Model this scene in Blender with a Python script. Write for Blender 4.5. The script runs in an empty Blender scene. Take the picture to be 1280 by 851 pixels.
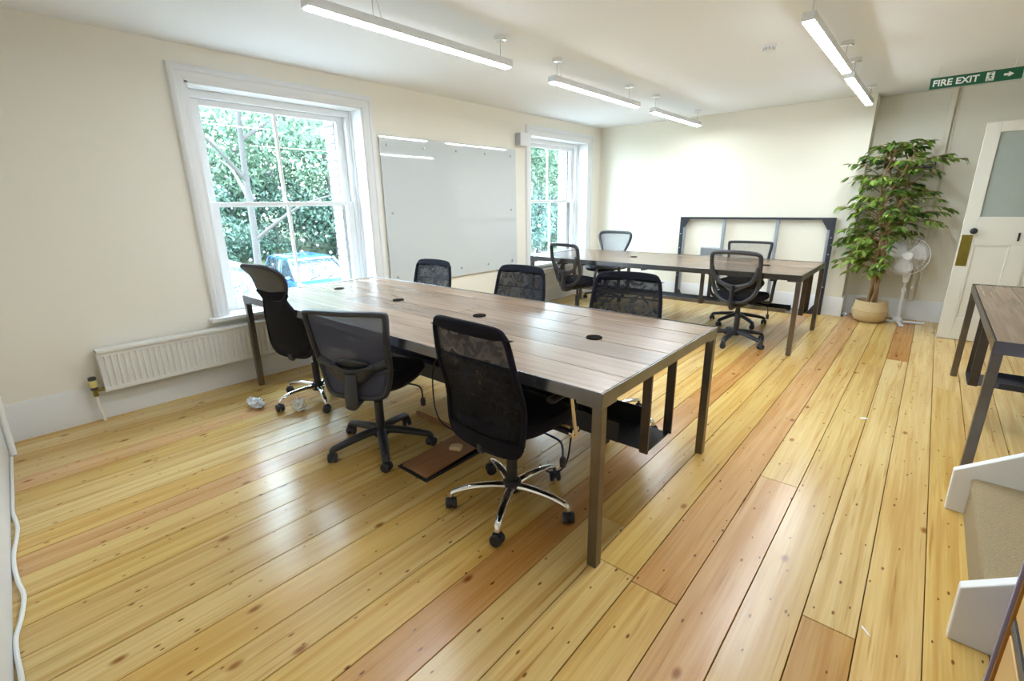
import bpy, bmesh, math, random
import numpy as np
from mathutils import Vector, Matrix
random.seed(7); RNG = np.random.default_rng(11)
PI = math.pi
C = bpy.context.scene.collection

# ------------------------------------------------------------------ camera, sky, exposure
cam_d = bpy.data.cameras.new('camera'); cam = bpy.data.objects.new('camera', cam_d); C.objects.link(cam)
yaw, pit, rol, FPX, CAMH = -0.716845561, 0.280354988, 0.0158013311, 592.004, 1.40
fw = Vector((math.sin(yaw)*math.cos(pit), math.cos(yaw)*math.cos(pit), -math.sin(pit)))
rt = Vector((math.cos(yaw), -math.sin(yaw), 0)); dn = fw.cross(rt)
r2 = rt*math.cos(rol)+dn*math.sin(rol); d2 = -rt*math.sin(rol)+dn*math.cos(rol)
cam.matrix_world = Matrix(((r2.x, -d2.x, -fw.x, 0), (r2.y, -d2.y, -fw.y, 0), (r2.z, -d2.z, -fw.z, CAMH), (0, 0, 0, 1)))
cam_d.sensor_fit = 'HORIZONTAL'; cam_d.sensor_width = 36; cam_d.lens = FPX/1280*36; cam_d.clip_start = .02
bpy.context.scene.camera = cam
SKY = 18.0; LAMP = 60.0
w = bpy.data.worlds.new('overcast_sky'); bpy.context.scene.world = w; w.use_nodes = True
bg = w.node_tree.nodes['Background']; bg.inputs[0].default_value = (.66, .84, 1.0, 1); bg.inputs[1].default_value = SKY
vs = bpy.context.scene.view_settings
vs.view_transform = 'Standard'; vs.look = 'None'; vs.gamma = 1; vs.use_curve_mapping = False; vs.exposure = 0.66

# ------------------------------------------------------------------ materials
def newmat(name):
    m = bpy.data.materials.new(name); m.use_nodes = True
    return m, m.node_tree.nodes, m.node_tree.links, m.node_tree.nodes['Principled BSDF']
def mat(name, col, rough=.5, metal=0, var=0, scale=20, bump=0, spec=.5, emit=None, coat=0, stretch=None):
    m, N, K, b = newmat(name)
    b.inputs['Base Color'].default_value = (*col, 1); b.inputs['Roughness'].default_value = rough
    b.inputs['Metallic'].default_value = metal; b.inputs['Specular IOR Level'].default_value = spec
    b.inputs['Coat Weight'].default_value = coat
    if emit:
        b.inputs['Emission Color'].default_value = (*emit[0], 1); b.inputs['Emission Strength'].default_value = emit[1]
    if var or bump:
        tc = N.new('ShaderNodeTexCoord'); mp = N.new('ShaderNodeMapping'); nz = N.new('ShaderNodeTexNoise')
        K.new(tc.outputs['Object'], mp.inputs[0]); K.new(mp.outputs[0], nz.inputs[0])
        mp.inputs['Scale'].default_value = stretch or (1, 1, 1)
        nz.inputs['Scale'].default_value = scale; nz.inputs['Detail'].default_value = 5
        if var:
            mx = N.new('ShaderNodeMix'); mx.data_type = 'RGBA'
            mx.inputs[6].default_value = (*[c*(1-var) for c in col], 1); mx.inputs[7].default_value = (*[min(1, c*(1+var)) for c in col], 1)
            K.new(nz.outputs[0], mx.inputs[0]); K.new(mx.outputs[2], b.inputs['Base Color'])
        if bump:
            bp = N.new('ShaderNodeBump'); bp.inputs['Strength'].default_value = bump; bp.inputs['Distance'].default_value = .004
            K.new(nz.outputs[0], bp.inputs['Height']); K.new(bp.outputs[0], b.inputs['Normal'])
    return m
def see_through(name, col, alpha, rough=.8, scale=500, lo=.75):
    """woven mesh fabric: partly open weave"""
    m, N, K, b = newmat(name)
    b.inputs['Base Color'].default_value = (*col, 1); b.inputs['Roughness'].default_value = rough; b.inputs['Specular IOR Level'].default_value = .2
    tr = N.new('ShaderNodeBsdfTransparent'); mx = N.new('ShaderNodeMixShader')
    tc = N.new('ShaderNodeTexCoord'); wv = N.new('ShaderNodeTexNoise'); wv.inputs['Scale'].default_value = scale/40; wv.inputs['Distortion'].default_value = 2.2; wv.inputs['Detail'].default_value = 1
    mr = N.new('ShaderNodeMapRange'); mr.inputs[3].default_value = max(0, alpha*lo); mr.inputs[4].default_value = min(1, alpha*(2-lo))
    K.new(tc.outputs['Object'], wv.inputs[0]); K.new(wv.outputs[0], mr.inputs[0]); mr.inputs[1].default_value = .35; mr.inputs[2].default_value = .65; K.new(mr.outputs[0], mx.inputs[0])
    K.new(b.outputs[0], mx.inputs[1]); K.new(tr.outputs[0], mx.inputs[2])
    K.new(mx.outputs[0], N['Material Output'].inputs[0])
    return m
def pane_mat(name, tint=(1, 1, 1), gl=1.0):
    m, N, K, b = newmat(name); N.remove(b)
    tr = N.new('ShaderNodeBsdfTransparent'); tr.inputs[0].default_value = (*tint, 1)
    gs = N.new('ShaderNodeBsdfGlossy'); gs.inputs['Roughness'].default_value = .01
    fr = N.new('ShaderNodeFresnel'); fr.inputs[0].default_value = 1.5
    mx = N.new('ShaderNodeMixShader')
    ge = N.new('ShaderNodeNewGeometry'); mu = N.new('ShaderNodeMath'); mu.operation = 'MULTIPLY_ADD'; mu.inputs[1].default_value = -1; mu.inputs[2].default_value = 1
    m2 = N.new('ShaderNodeMath'); m2.operation = 'MULTIPLY'; K.new(ge.outputs['Backfacing'], mu.inputs[0]); K.new(mu.outputs[0], m2.inputs[0]); K.new(fr.outputs[0], m2.inputs[1])
    K.new(m2.outputs[0], mx.inputs[0]); K.new(tr.outputs[0], mx.inputs[1]); K.new(gs.outputs[0], mx.inputs[2])
    K.new(mx.outputs[0], N['Material Output'].inputs[0])
    return m
def wood_floor():
    m, N, K, b = newmat('pine_boards')
    oi = N.new('ShaderNodeObjectInfo'); ge = N.new('ShaderNodeNewGeometry')
    ad = N.new('ShaderNodeVectorMath'); ad.operation = 'MULTIPLY_ADD'
    cb = N.new('ShaderNodeCombineXYZ'); K.new(oi.outputs['Random'], cb.inputs[0]); K.new(oi.outputs['Random'], cb.inputs[1]); K.new(oi.outputs['Random'], cb.inputs[2])
    ad.inputs[1].default_value = (37, 91, 53)
    K.new(cb.outputs[0], ad.inputs[0]); K.new(ge.outputs['Position'], ad.inputs[2])
    def noise(sc, s, det=6, dist=0):
        mp = N.new('ShaderNodeMapping'); mp.inputs['Scale'].default_value = sc; K.new(ad.outputs[0], mp.inputs[0])
        n = N.new('ShaderNodeTexNoise'); n.inputs['Scale'].default_value = s; n.inputs['Detail'].default_value = det; n.inputs['Distortion'].default_value = dist
        K.new(mp.outputs[0], n.inputs[0]); return n
    grain = noise((28, .9, 1), 1.0, 8, .6); fine = noise((120, 3, 1), 1.0, 3); blot = noise((2.2, .8, 1), 1.0, 1)
    def ramp(src, a, bb, ca, cb_):
        r = N.new('ShaderNodeValToRGB'); r.color_ramp.elements[0].position = a; r.color_ramp.elements[1].position = bb; r.color_ramp.interpolation = 'EASE'
        r.color_ramp.elements[0].color = (*ca, 1); r.color_ramp.elements[1].color = (*cb_, 1); K.new(src, r.inputs[0]); return r
    def mul(x, y, fac=1):
        q = N.new('ShaderNodeMix'); q.data_type = 'RGBA'; q.blend_type = 'MULTIPLY'; q.inputs[0].default_value = fac
        K.new(x, q.inputs[6]); K.new(y, q.inputs[7]); return q.outputs[2]
    g = ramp(grain.outputs[0], .30, .62, (.84, .74, .58), (1, 1, 1)); f = ramp(fine.outputs[0], .3, .7, (.9, .87, .8), (1, 1, 1))
    bl = ramp(blot.outputs[0], .05, .95, (.80, .70, .56), (1.0, 1.0, 1.0))
    c = mul(mul(mul(oi.outputs['Color'], g.outputs[0]), f.outputs[0]), bl.outputs[0])
    strk = noise((45, 1.6, 1), 1.0, 2, 0); c = mul(c, ramp(strk.outputs[0], .25, .38, (.70, .56, .40), (1, 1, 1)).outputs[0])
    # knots
    def spots(sc, s, r0, r1, dark):
        mp = N.new('ShaderNodeMapping'); mp.inputs['Scale'].default_value = sc; K.new(ad.outputs[0], mp.inputs[0])
        v = N.new('ShaderNodeTexVoronoi'); v.inputs['Scale'].default_value = s; K.new(mp.outputs[0], v.inputs[0])
        v.voronoi_dimensions = '2D'
        return ramp(v.outputs['Distance'], r0, r1, dark, (1, 1, 1)).outputs[0]
    c = mul(c, spots((1.0, .5, 1), 2.6, .010, .048, (.45, .27, .12)))
    c = mul(c, spots((1.0, .42, 1), 5.5, .012, .034, (.30, .18, .09)))
    c = mul(c, spots((1.0, .40, 1), 8.5, .016, .030, (.22, .14, .08)))
    K.new(c, b.inputs['Base Color'])
    b.inputs['Roughness'].default_value = .25
    bp = N.new('ShaderNodeBump'); bp.inputs['Strength'].default_value = .12; bp.inputs['Distance'].default_value = .002
    K.new(grain.outputs[0], bp.inputs['Height']); K.new(bp.outputs[0], b.inputs['Normal'])
    return m
def table_wood():
    m, N, K, b = newmat('table_oak')
    oi = N.new('ShaderNodeObjectInfo'); tc = N.new('ShaderNodeTexCoord'); ad = N.new('ShaderNodeVectorMath'); ad.operation = 'ADD'
    cb = N.new('ShaderNodeCombineXYZ'); mm = N.new('ShaderNodeMath'); mm.operation = 'MULTIPLY'; mm.inputs[1].default_value = 40
    K.new(oi.outputs['Random'], mm.inputs[0]); K.new(mm.outputs[0], cb.inputs[1]); K.new(mm.outputs[0], cb.inputs[0])
    K.new(tc.outputs['Object'], ad.inputs[0]); K.new(cb.outputs[0], ad.inputs[1])
    mp = N.new('ShaderNodeMapping'); mp.inputs['Scale'].default_value = (1.2, 26, 1); K.new(ad.outputs[0], mp.inputs[0])
    n = N.new('ShaderNodeTexNoise'); n.inputs['Detail'].default_value = 8; n.inputs['Distortion'].default_value = .5; K.new(mp.outputs[0], n.inputs[0]); n.inputs['Scale'].default_value = 1.4
    r = N.new('ShaderNodeValToRGB'); e = r.color_ramp.elements
    e[0].position = .28; e[0].color = (.17, .11, .07, 1); e[1].position = .72; e[1].color = (.275, .185, .125, 1); K.new(n.outputs[0], r.inputs[0])
    hv = N.new('ShaderNodeHueSaturation'); mr = N.new('ShaderNodeMapRange'); mr.inputs[3].default_value = .8; mr.inputs[4].default_value = 1.2
    K.new(oi.outputs['Random'], mr.inputs[0]); K.new(mr.outputs[0], hv.inputs['Value']); K.new(r.outputs[0], hv.inputs['Color'])
    K.new(hv.outputs[0], b.inputs['Base Color']); b.inputs['Roughness'].default_value = .27
    bp = N.new('ShaderNodeBump'); bp.inputs['Strength'].default_value = .15; bp.inputs['Distance'].default_value = .002
    K.new(n.outputs[0], bp.inputs['Height']); K.new(bp.outputs[0], b.inputs['Normal'])
    return m
def leaf_mat(name, ca, cb, trans=.35, rough=.45):
    m, N, K, b = newmat(name)
    ge = N.new('ShaderNodeNewGeometry'); nz = N.new('ShaderNodeTexNoise'); nz.inputs['Scale'].default_value = 2.3; nz.inputs['Detail'].default_value = 4
    K.new(ge.outputs['Position'], nz.inputs[0])
    mx = N.new('ShaderNodeMix'); mx.data_type = 'RGBA'; mx.inputs[6].default_value = (*ca, 1); mx.inputs[7].default_value = (*cb, 1)
    mr = N.new('ShaderNodeMapRange'); mr.inputs[1].default_value = .3; mr.inputs[2].default_value = .7
    ad = N.new('ShaderNodeMath'); ad.operation = 'ADD'; sb = N.new('ShaderNodeMath'); sb.operation = 'MULTIPLY_ADD'; sb.inputs[1].default_value = .5; sb.inputs[2].default_value = -.25
    K.new(ge.outputs['Random Per Island'], sb.inputs[0]); K.new(nz.outputs[0], ad.inputs[0]); K.new(sb.outputs[0], ad.inputs[1]); K.new(ad.outputs[0], mr.inputs[0])
    K.new(mr.outputs[0], mx.inputs[0]); K.new(mx.outputs[2], b.inputs['Base Color']); b.inputs['Roughness'].default_value = rough
    tl = N.new('ShaderNodeBsdfTranslucent'); K.new(mx.outputs[2], tl.inputs[0]); ms = N.new('ShaderNodeMixShader'); ms.inputs[0].default_value = trans
    K.new(b.outputs[0], ms.inputs[1]); K.new(tl.outputs[0], ms.inputs[2]); K.new(ms.outputs[0], N['Material Output'].inputs[0])
    return m
M = dict(
    wall=mat('cream_paint', (.86, .815, .72), .85, bump=.03, scale=90),
    wall_far=mat('pale_cream_paint', (.85, .80, .68), .85, bump=.03, scale=90),
    ceil=mat('white_ceiling_paint', (.88, .89, .91), .9, bump=.02, scale=60),
    white=mat('white_gloss_paint', (.80, .80, .80), .32),
    door=mat('cream_gloss_paint', (.76, .73, .64), .35),
    rad=mat('radiator_enamel', (.82, .81, .78), .35),
    hanger=mat('brown_steel', (.10, .085, .075), .4, .8, var=.3, scale=8),
    steel=mat('raw_steel', (.20, .20, .215), .26, 1.0, var=.35, scale=7, stretch=(1, 1, 1)),
    steel_side=mat('worn_steel_edge', (.19, .175, .165), .32, 1.0, var=.25, scale=9),
    darksteel=mat('dark_steel', (.050, .053, .066), .42, .5, var=.3, scale=9),
    grey_steel=mat('galvanised_steel', (.42, .45, .50), .4, .8, var=.2, scale=14),
    chrome=mat('chrome', (.85, .85, .86), .09, 1),
    black=mat('black_plastic', (.022, .024, .032), .42),
    greyblack=mat('charcoal_plastic', (.026, .027, .034), .45),
    brownblack=mat('soft_black_plastic', (.027, .027, .032), .45),
    fabric=mat('black_fabric', (.013, .013, .020), .95, var=.3, scale=300, bump=.2, spec=.15),
    mesh_black=see_through('black_mesh_fabric', (.012, .012, .017), .085, lo=.5),
    mesh_solid=see_through('dense_black_mesh_fabric', (.010, .010, .013), .06),
    mesh_grey=see_through('slate_mesh_fabric', (.075, .08, .125), .13, lo=.9),
    mesh_light=see_through('pale_mesh_fabric', (.20, .20, .22), .35, lo=.95),
    mesh_open=see_through('open_mesh_fabric', (.05, .05, .055), .60, lo=.95),
    head_grey=mat('taupe_headrest_plastic', (.085, .080, .078), .5),
    floor=wood_floor(), under=mat('dark_underfloor', (.03, .02, .012), .9), table=table_wood(),
    hatchwood=mat('mahogany_panel', (.34, .165, .075), .4, var=.4, scale=6, stretch=(8, 1, 1), bump=.05),
    hole=mat('grommet_black', (.008, .006, .005), .9, spec=.05),
    board=mat('white_glass_board', (.62, .66, .68), .03, coat=.6),
    pane=pane_mat('window_glass', (.97, 1, 1)),
    frost=mat('frosted_grey_glass', (.36, .40, .36), .4, var=.06, scale=12),
    lamp=mat('led_diffuser', (1, 1, 1), .5, emit=((.82, .92, 1.0), LAMP)),
    lampbody=mat('lamp_housing', (.75, .77, .80), .35, .3),
    green=mat('safety_green', (.006, .115, .055), .45),
    white_print=mat('white_print', (.9, .92, .9), .5),
    brass=mat('brass_plate', (.30, .24, .05), .28, .85, var=.3, scale=12),
    carpet=mat('sisal_carpet', (.34, .26, .145), .95, var=.35, scale=180, bump=.8),
    basket=mat('seagrass_basket', (.66, .50, .27), .85, var=.25, scale=40, bump=.6, stretch=(1, 1, 6)),
    basket_low=mat('seagrass_basket_dark', (.58, .41, .19), .85, var=.25, scale=40, bump=.6, stretch=(1, 1, 6)),
    bark=mat('ficus_bark', (.34, .20, .09), .8, var=.3, scale=25, bump=.4, stretch=(1, 1, .3)),
    leaf=leaf_mat('ficus_leaf', (.055, .13, .022), (.30, .43, .07), .22, .35),
    soil=mat('dark_soil', (.06, .04, .025), .95, var=.4, scale=40, bump=.8),
    fanwhite=mat('fan_white_plastic', (.88, .88, .90), .35),
    plastic=mat('clear_plastic_bag', (.72, .74, .78), .25, var=.2, scale=30, bump=.4),
    cable=mat('white_cable', (.85, .83, .78), .45), bcable=mat('black_cable', (.012, .012, .012), .5),
    yellow=mat('yellow_valve', (.72, .60, .22), .4), 
    pine=mat('varnished_pine', (.62, .38, .12), .3, var=.18, scale=4, stretch=(8, 1, 1)),
    bead=mat('brown_bead', (.33, .15, .035), .4), purple=mat('lavender_board', (.30, .28, .45), .5),
    blockwood=mat('pale_wood_block', (.75, .55, .33), .6), red=mat('red_plastic', (.55, .07, .04), .5),
    brick=mat('white_painted_brick', (.33, .315, .305), .8, var=.06, scale=20, bump=.4), mortar=mat('mortar', (.20, .185, .17), .9),
    ground=mat('gravel', (.2, .185, .165), .95, var=.3, scale=6, bump=.6), bank=mat('leaf_litter_bank', (.10, .12, .06), .95, var=.5, scale=3),
    carblue=mat('blue_car_paint', (.03, .10, .30), .25, .2, coat=.8), carsilver=mat('silver_car_paint', (.32, .34, .37), .3, .4, coat=.6),
    carglass=mat('car_glass', (.03, .04, .05), .04, .0, spec=1.0, coat=1), tyre=mat('tyre_rubber', (.015, .015, .016), .8),
    treebark=mat('tree_bark', (.055, .048, .043), .9, var=.3, scale=8, bump=.6, stretch=(1, 1, .3)),
    treeleaf=leaf_mat('tree_leaf', (.048, .092, .055), (.15, .215, .135), .45, .5),
    rholeaf=leaf_mat('rhododendron_leaf', (.025, .06, .042), (.08, .135, .095), .2, .35),
    paleleaf=leaf_mat('pale_shrub_leaf', (.07, .14, .11), (.16, .24, .20), .35, .4),
    flower=mat('pink_flower', (.36, .25, .33), .6), paper=mat('white_paper', (.9, .9, .9), .7),
    grey=mat('grey_device', (.45, .48, .52), .4), dark=mat('dark_device', (.05, .055, .06), .4),
)

# ------------------------------------------------------------------ mesh helpers
class MB:
    def __init__(s): s.v = []; s.f = []
    def add(s, vs, fs):
        o = len(s.v); s.v += [tuple(p) for p in vs]; s.f += [tuple(i+o for i in f) for f in fs]; return s
    def box(s, a, b, mtx=None):
        x0, y0, z0 = a; x1, y1, z1 = b
        P = [(x0, y0, z0), (x1, y0, z0), (x1, y1, z0), (x0, y1, z0), (x0, y0, z1), (x1, y0, z1), (x1, y1, z1), (x0, y1, z1)]
        if mtx is not None: P = [mtx @ Vector(p) for p in P]
        return s.add(P, [(3, 2, 1, 0), (4, 5, 6, 7), (0, 1, 5, 4), (1, 2, 6, 5), (2, 3, 7, 6), (3, 0, 4, 7)])
    def prism(s, poly, axis, a, b):
        """polygon in the plane normal to axis, extruded a..b"""
        def P(u, v, t):
            return {'x': (t, u, v), 'y': (u, t, v), 'z': (u, v, t)}[axis]
        n = len(poly); vs = [P(u, v, a) for u, v in poly]+[P(u, v, b) for u, v in poly]
        return s.add(vs, [tuple(range(n))[::-1], tuple(range(n, 2*n))]+[(i, (i+1) % n, n+(i+1) % n, n+i) for i in range(n)])
    def tube(s, pts, r, n=10, closed=False, squash=None, up=None):
        pts = [Vector(p) for p in pts]; m = len(pts); R = r if isinstance(r, (list, tuple)) else [r]*m
        T = []
        for i in range(m):
            a = pts[(i-1) % m] if (closed or i > 0) else pts[0]; b = pts[(i+1) % m] if (closed or i < m-1) else pts[-1]
            T.append((b-a).normalized())
        u = Vector(up) if up else (Vector((0, 0, 1)) if abs(T[0].z) < .9 else Vector((1, 0, 0)))
        vs = []
        for i in range(m):
            t = T[i]
            if up: u = Vector(up)
            u = (u-t*u.dot(t))
            if u.length < 1e-5: u = t.orthogonal()
            u.normalize(); w_ = t.cross(u); sq = squash or (1, 1)
            for k in range(n):
                an = 2*PI*k/n; vs.append(pts[i]+u*(math.cos(an)*R[i]*sq[0])+w_*(math.sin(an)*R[i]*sq[1]))
        fs = []
        for i in range(m if closed else m-1):
            j = (i+1) % m
            for k in range(n): fs.append((i*n+k, j*n+k, j*n+(k+1) % n, i*n+(k+1) % n))
        if not closed: fs += [tuple(range(n)), tuple(range((m-1)*n, m*n))[::-1]]
        return s.add(vs, [f[::-1] for f in fs])
    def lathe(s, prof, n=24, mtx=None):
        vs = []; m = len(prof)
        for r, z in prof:
            for k in range(n):
                a = 2*PI*k/n; p = Vector((r*math.cos(a), r*math.sin(a), z)); vs.append(mtx @ p if mtx is not None else p)
        fs = [(i*n+k, i*n+(k+1) % n, (i+1)*n+(k+1) % n, (i+1)*n+k) for i in range(m-1) for k in range(n)]
        fs += [tuple(range(n))[::-1], tuple(range((m-1)*n, m*n))]
        return s.add(vs, fs)
    def rings(s, loops, cap=True):
        n = len(loops[0]); vs = [p for l in loops for p in l]; m = len(loops)
        fs = [(i*n+k, i*n+(k+1) % n, (i+1)*n+(k+1) % n, (i+1)*n+k) for i in range(m-1) for k in range(n)]
        if cap: fs += [tuple(range(n))[::-1], tuple(range((m-1)*n, m*n))]
        return s.add(vs, fs)
    def mesh(s, name='mesh', smooth=False, fix=True):
        me = bpy.data.meshes.new(name); me.from_pydata(s.v, [], s.f)
        if fix:
            bm = bmesh.new(); bm.from_mesh(me); bmesh.ops.recalc_face_normals(bm, faces=bm.faces); bm.to_mesh(me); bm.free()
        if smooth:
            for p in me.polygons: p.use_smooth = True
            try: me.set_sharp_from_angle(angle=math.radians(42))
            except Exception: pass
        return me
def link(name, me, m=None, parent=None, loc=None, rot=None, bevel=0, solid=0):
    if isinstance(me, MB): me = me.mesh(name, smooth=bevel == 0)
    if m is not None and not me.materials: me.materials.append(M[m] if isinstance(m, str) else m)
    o = bpy.data.objects.new(name, me); C.objects.link(o)
    if parent: o.parent = parent
    if loc: o.location = loc
    if rot: o.rotation_euler = rot
    if solid:
        q = o.modifiers.new('thickness', 'SOLIDIFY'); q.thickness = solid; q.offset = 0
    if bevel:
        q = o.modifiers.new('bevel', 'BEVEL'); q.width = bevel; q.segments = 2; q.limit_method = 'ANGLE'; q.angle_limit = math.radians(40)
    return o
def tag(o, label, cat, group=None):
    o['label'] = label; o['category'] = cat
    if group: o['group'] = group
    return o
def struct(o): o['kind'] = 'structure'; return o
def empty(name, loc=(0, 0, 0), rz=0, label=None, cat=None, group=None):
    o = bpy.data.objects.new(name, None); C.objects.link(o); o.location = loc; o.rotation_euler = (0, 0, rz); o.empty_display_size = .1
    if label: tag(o, label, cat, group)
    return o
def copy_tree(o, parent=None):
    c = o.copy(); C.objects.link(c); c.parent = parent
    for ch in list(o.children): copy_tree(ch, c)
    return c
def crom(P, k=6, closed=True):
    out = []; n = len(P)
    for i in range(n if closed else n-1):
        g = lambda j: np.array(P[j % n] if closed else P[max(0, min(n-1, j))], float)
        a, b, c, d = g(i-1), g(i), g(i+1), g(i+2)
        for q in range(k):
            t = q/k; out.append(tuple(.5*((2*b)+(-a+c)*t+(2*a-5*b+4*c-d)*t*t+(-a+3*b-3*c+d)*t**3)))
    if not closed: out.append(tuple(P[-1]))
    return out
def rrect(x0, y0, x1, y1, r, n=5):
    out = []
    for cx, cy, a0 in ((x1-r, y1-r, 0), (x0+r, y1-r, 90), (x0+r, y0+r, 180), (x1-r, y0+r, 270)):
        for k in range(n+1):
            a = math.radians(a0+90*k/n); out.append((cx+r*math.cos(a), cy+r*math.sin(a)))
    return out

# ------------------------------------------------------------------ room dimensions
XW, YF, YR, ZC = -4.183, 7.00, 7.29, 2.51
XOUT = -4.64
def near_y(x): return -.07-(x+4.2)*.0567

# --- floor
fl = link('floor', MB().box((-4.30, -.6, -.12), (2.0, 7.45, -.028)), 'under'); struct(fl)
edges = [-.647, -.468, -.292, -.116, .039, .207]
ed = list(edges); x = ed[0]
while x > -4.2: x -= random.uniform(.165, .182); ed.insert(0, x)
x = ed[-1]
while x < 1.8: x += random.uniform(.16, .18); ed.append(x)
YEL = [(.79, .56, .20), (.81, .58, .23), (.76, .53, .18), (.83, .62, .28), (.78, .57, .24), (.74, .50, .17), (.85, .65, .31)]
RED = [(.74, .46, .21), (.77, .50, .25)]
def plank(x0, x1, y0, y1, col):
    g = .0016
    me = MB().box((x0+g, y0+g, -.026), (x1-g, y1-g, random.uniform(-.0008, .0))).mesh('plank'); me.materials.append(M['floor'])
    o = bpy.data.objects.new('plank', me); C.objects.link(o); o.parent = fl; o.color = (*col, 1)
    q = o.modifiers.new('bevel', 'BEVEL'); q.width = .0015; q.segments = 1
def cut(x0, x1, segs):
    for y0, y1, c in segs: plank(x0, x1, y0, y1, c)
for i in range(len(ed)-1):
    x0, x1 = max(ed[i], XW-.02), min(ed[i+1], 1.75)
    if x1-x0 < .03: continue
    xc = (x0+x1)/2; ys = -.5; ye = YF if xc < -.72 else YR
    if abs(xc+.557) < .02: cut(x0, x1, [(ys, 1.42, YEL[1]), (1.42, ye, RED[0])]); continue
    if abs(xc+.38) < .02: cut(x0, x1, [(ys, 2.52, RED[1]), (2.52, ye, YEL[3])]); continue
    if abs(xc+.204) < .02: cut(x0, x1, [(ys, 1.15, YEL[0]), (1.15, 5.0, YEL[4]), (5.0, ye, YEL[0])]); continue
    if abs(xc+.038) < .02: cut(x0, x1, [(ys, 1.66, (.68, .42, .15)), (1.66, 5.3, YEL[6]), (5.3, ye, (.64, .34, .10))]); continue
    segs = [(ys, ye)]
    if random.random() < .6:
        y = random.uniform(.4, 5.8); segs = [(ys, y), (y, ye)]
    for a, b in segs:
        col = random.choice(YEL)
        if abs(xc+1.08) < .1 and b > 2: col = (.66, .37, .13)
        elif random.random() < .07: col = random.choice(RED)
        k = random.uniform(.93, 1.05); plank(x0, x1, a, b, tuple(min(.95, c*k) for c in col))

# --- ceiling
struct(link('ceiling', MB().box((XOUT, -1.2, ZC), (2.1, 7.6, ZC+.15)), 'ceil'))
# --- window wall with two openings
WIN = [(1.31, 2.736), (5.22, 6.65)]; WZ0, WZ1 = .575, 2.28
def wall_x(name, xa, xb, ylo, yhi, holes, z0, z1, m):
    b = MB(); y = ylo
    for h0, h1 in holes:
        b.box((xa, y, 0), (xb, h0, ZC)); b.box((xa, h0, 0), (xb, h1, z0)); b.box((xa, h0, z1), (xb, h1, ZC)); y = h1
    b.box((xa, y, 0), (xb, yhi, ZC)); return struct(link(name, b, m))
wl = wall_x('wall_left', XW-.29, XW, -.6, 7.5, WIN, WZ0-.03, WZ1, 'wall')
OUTH = [(WIN[0][0]+.13, WIN[0][1]-.13), (WIN[1][0]+.13, WIN[1][1]-.13)]
wo = wall_x('wall_outside', XOUT, XW-.29, -2, 9, OUTH, WZ0+.02, WZ1-.06, 'mortar')
# painted brick ends in the outer reveals
for h0, h1 in OUTH:
    for side, yy in ((1, h1), (-1, h0)):
        for k in range(21):
            z = WZ0+.03+k*.077
            dx = 0 if k % 2 else .0
            a = yy-.012 if side > 0 else yy-.001; b_ = yy+.001 if side > 0 else yy+.012
            link('brick', MB().box((XOUT-.006, a, z), (XW-.295-dx*.1, b_, z+.066)), 'brick', wo, bevel=.003)
# --- far wall, pier and recess
wb_ = struct(link('wall_back', MB().box((XW, YF, 0), (-.70, YR+.2, ZC)).box((-.70, YR, 0), (2.1, YR+.2, ZC)), 'wall_far'))
# --- right side and near walls (outside the picture)
struct(link('wall_right', MB().box((1.70, -1.2, 0), (1.85, 5.45, ZC)).box((1.08, 5.35, 0), (1.85, 5.5, ZC)).box((1.08, 5.5, 0), (1.2, 5.62, ZC)).box((1.08, 5.62, 2.06), (1.2, 6.47, ZC)).box((1.08, 6.47, 0), (1.2, 7.3, ZC)).box((1.7, 5.45, 0), (1.85, 7.4, ZC)), 'wall_far'))
q = [(-4.3, near_y(-4.3)), (1.9, near_y(1.9)), (1.9, near_y(1.9)-.15), (-4.3, near_y(-4.3)-.15)]
struct(link('wall_front', MB().prism(q, 'z', 0, ZC), 'wall'))
# --- baseboards: stepped profile
def skirt_profile(h): return [(0, 0), (.022, 0), (.022, h-.05), (.016, h-.035), (.016, h-.018), (.008, h), (0, h)]
b = MB(); b.prism([(XW+d, z) for d, z in skirt_profile(.245)], 'y', -.1, YF); struct(link('baseboard_left', b, 'white'))
b = MB(); b.prism([(YF-d, z) for d, z in skirt_profile(.235)], 'x', XW+.022, -.678)
b.prism([(-.70+d, z) for d, z in skirt_profile(.235)], 'y', YF-.02, YR)
b.prism([(YR-d, z) for d, z in skirt_profile(.235)], 'x', -.678, 1.08); struct(link('baseboard_back', b, 'white'))
b = MB(); P0 = Vector((-4.16, near_y(-4.16), 0)); dirx = Vector((1, -.0567, 0)).normalized(); nrm = Vector((.0567, 1, 0)).normalized()
pr_ = skirt_profile(.2); b.rings([[P0+nrm*d+Vector((0, 0, z)) for d, z in pr_], [P0+dirx*5.8+nrm*d+Vector((0, 0, z)) for d, z in pr_]]); struct(link('baseboard_front', b, 'white'))
# --- vertical boxing strip on the recess wall
b = MB().box((-.085, YR-.035, .23), (-.035, YR, ZC)); b.box((-.02, YR-.012, .23), (-.008, YR, ZC)); struct(link('trim_1', b, 'wall_far', bevel=.004))

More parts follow.
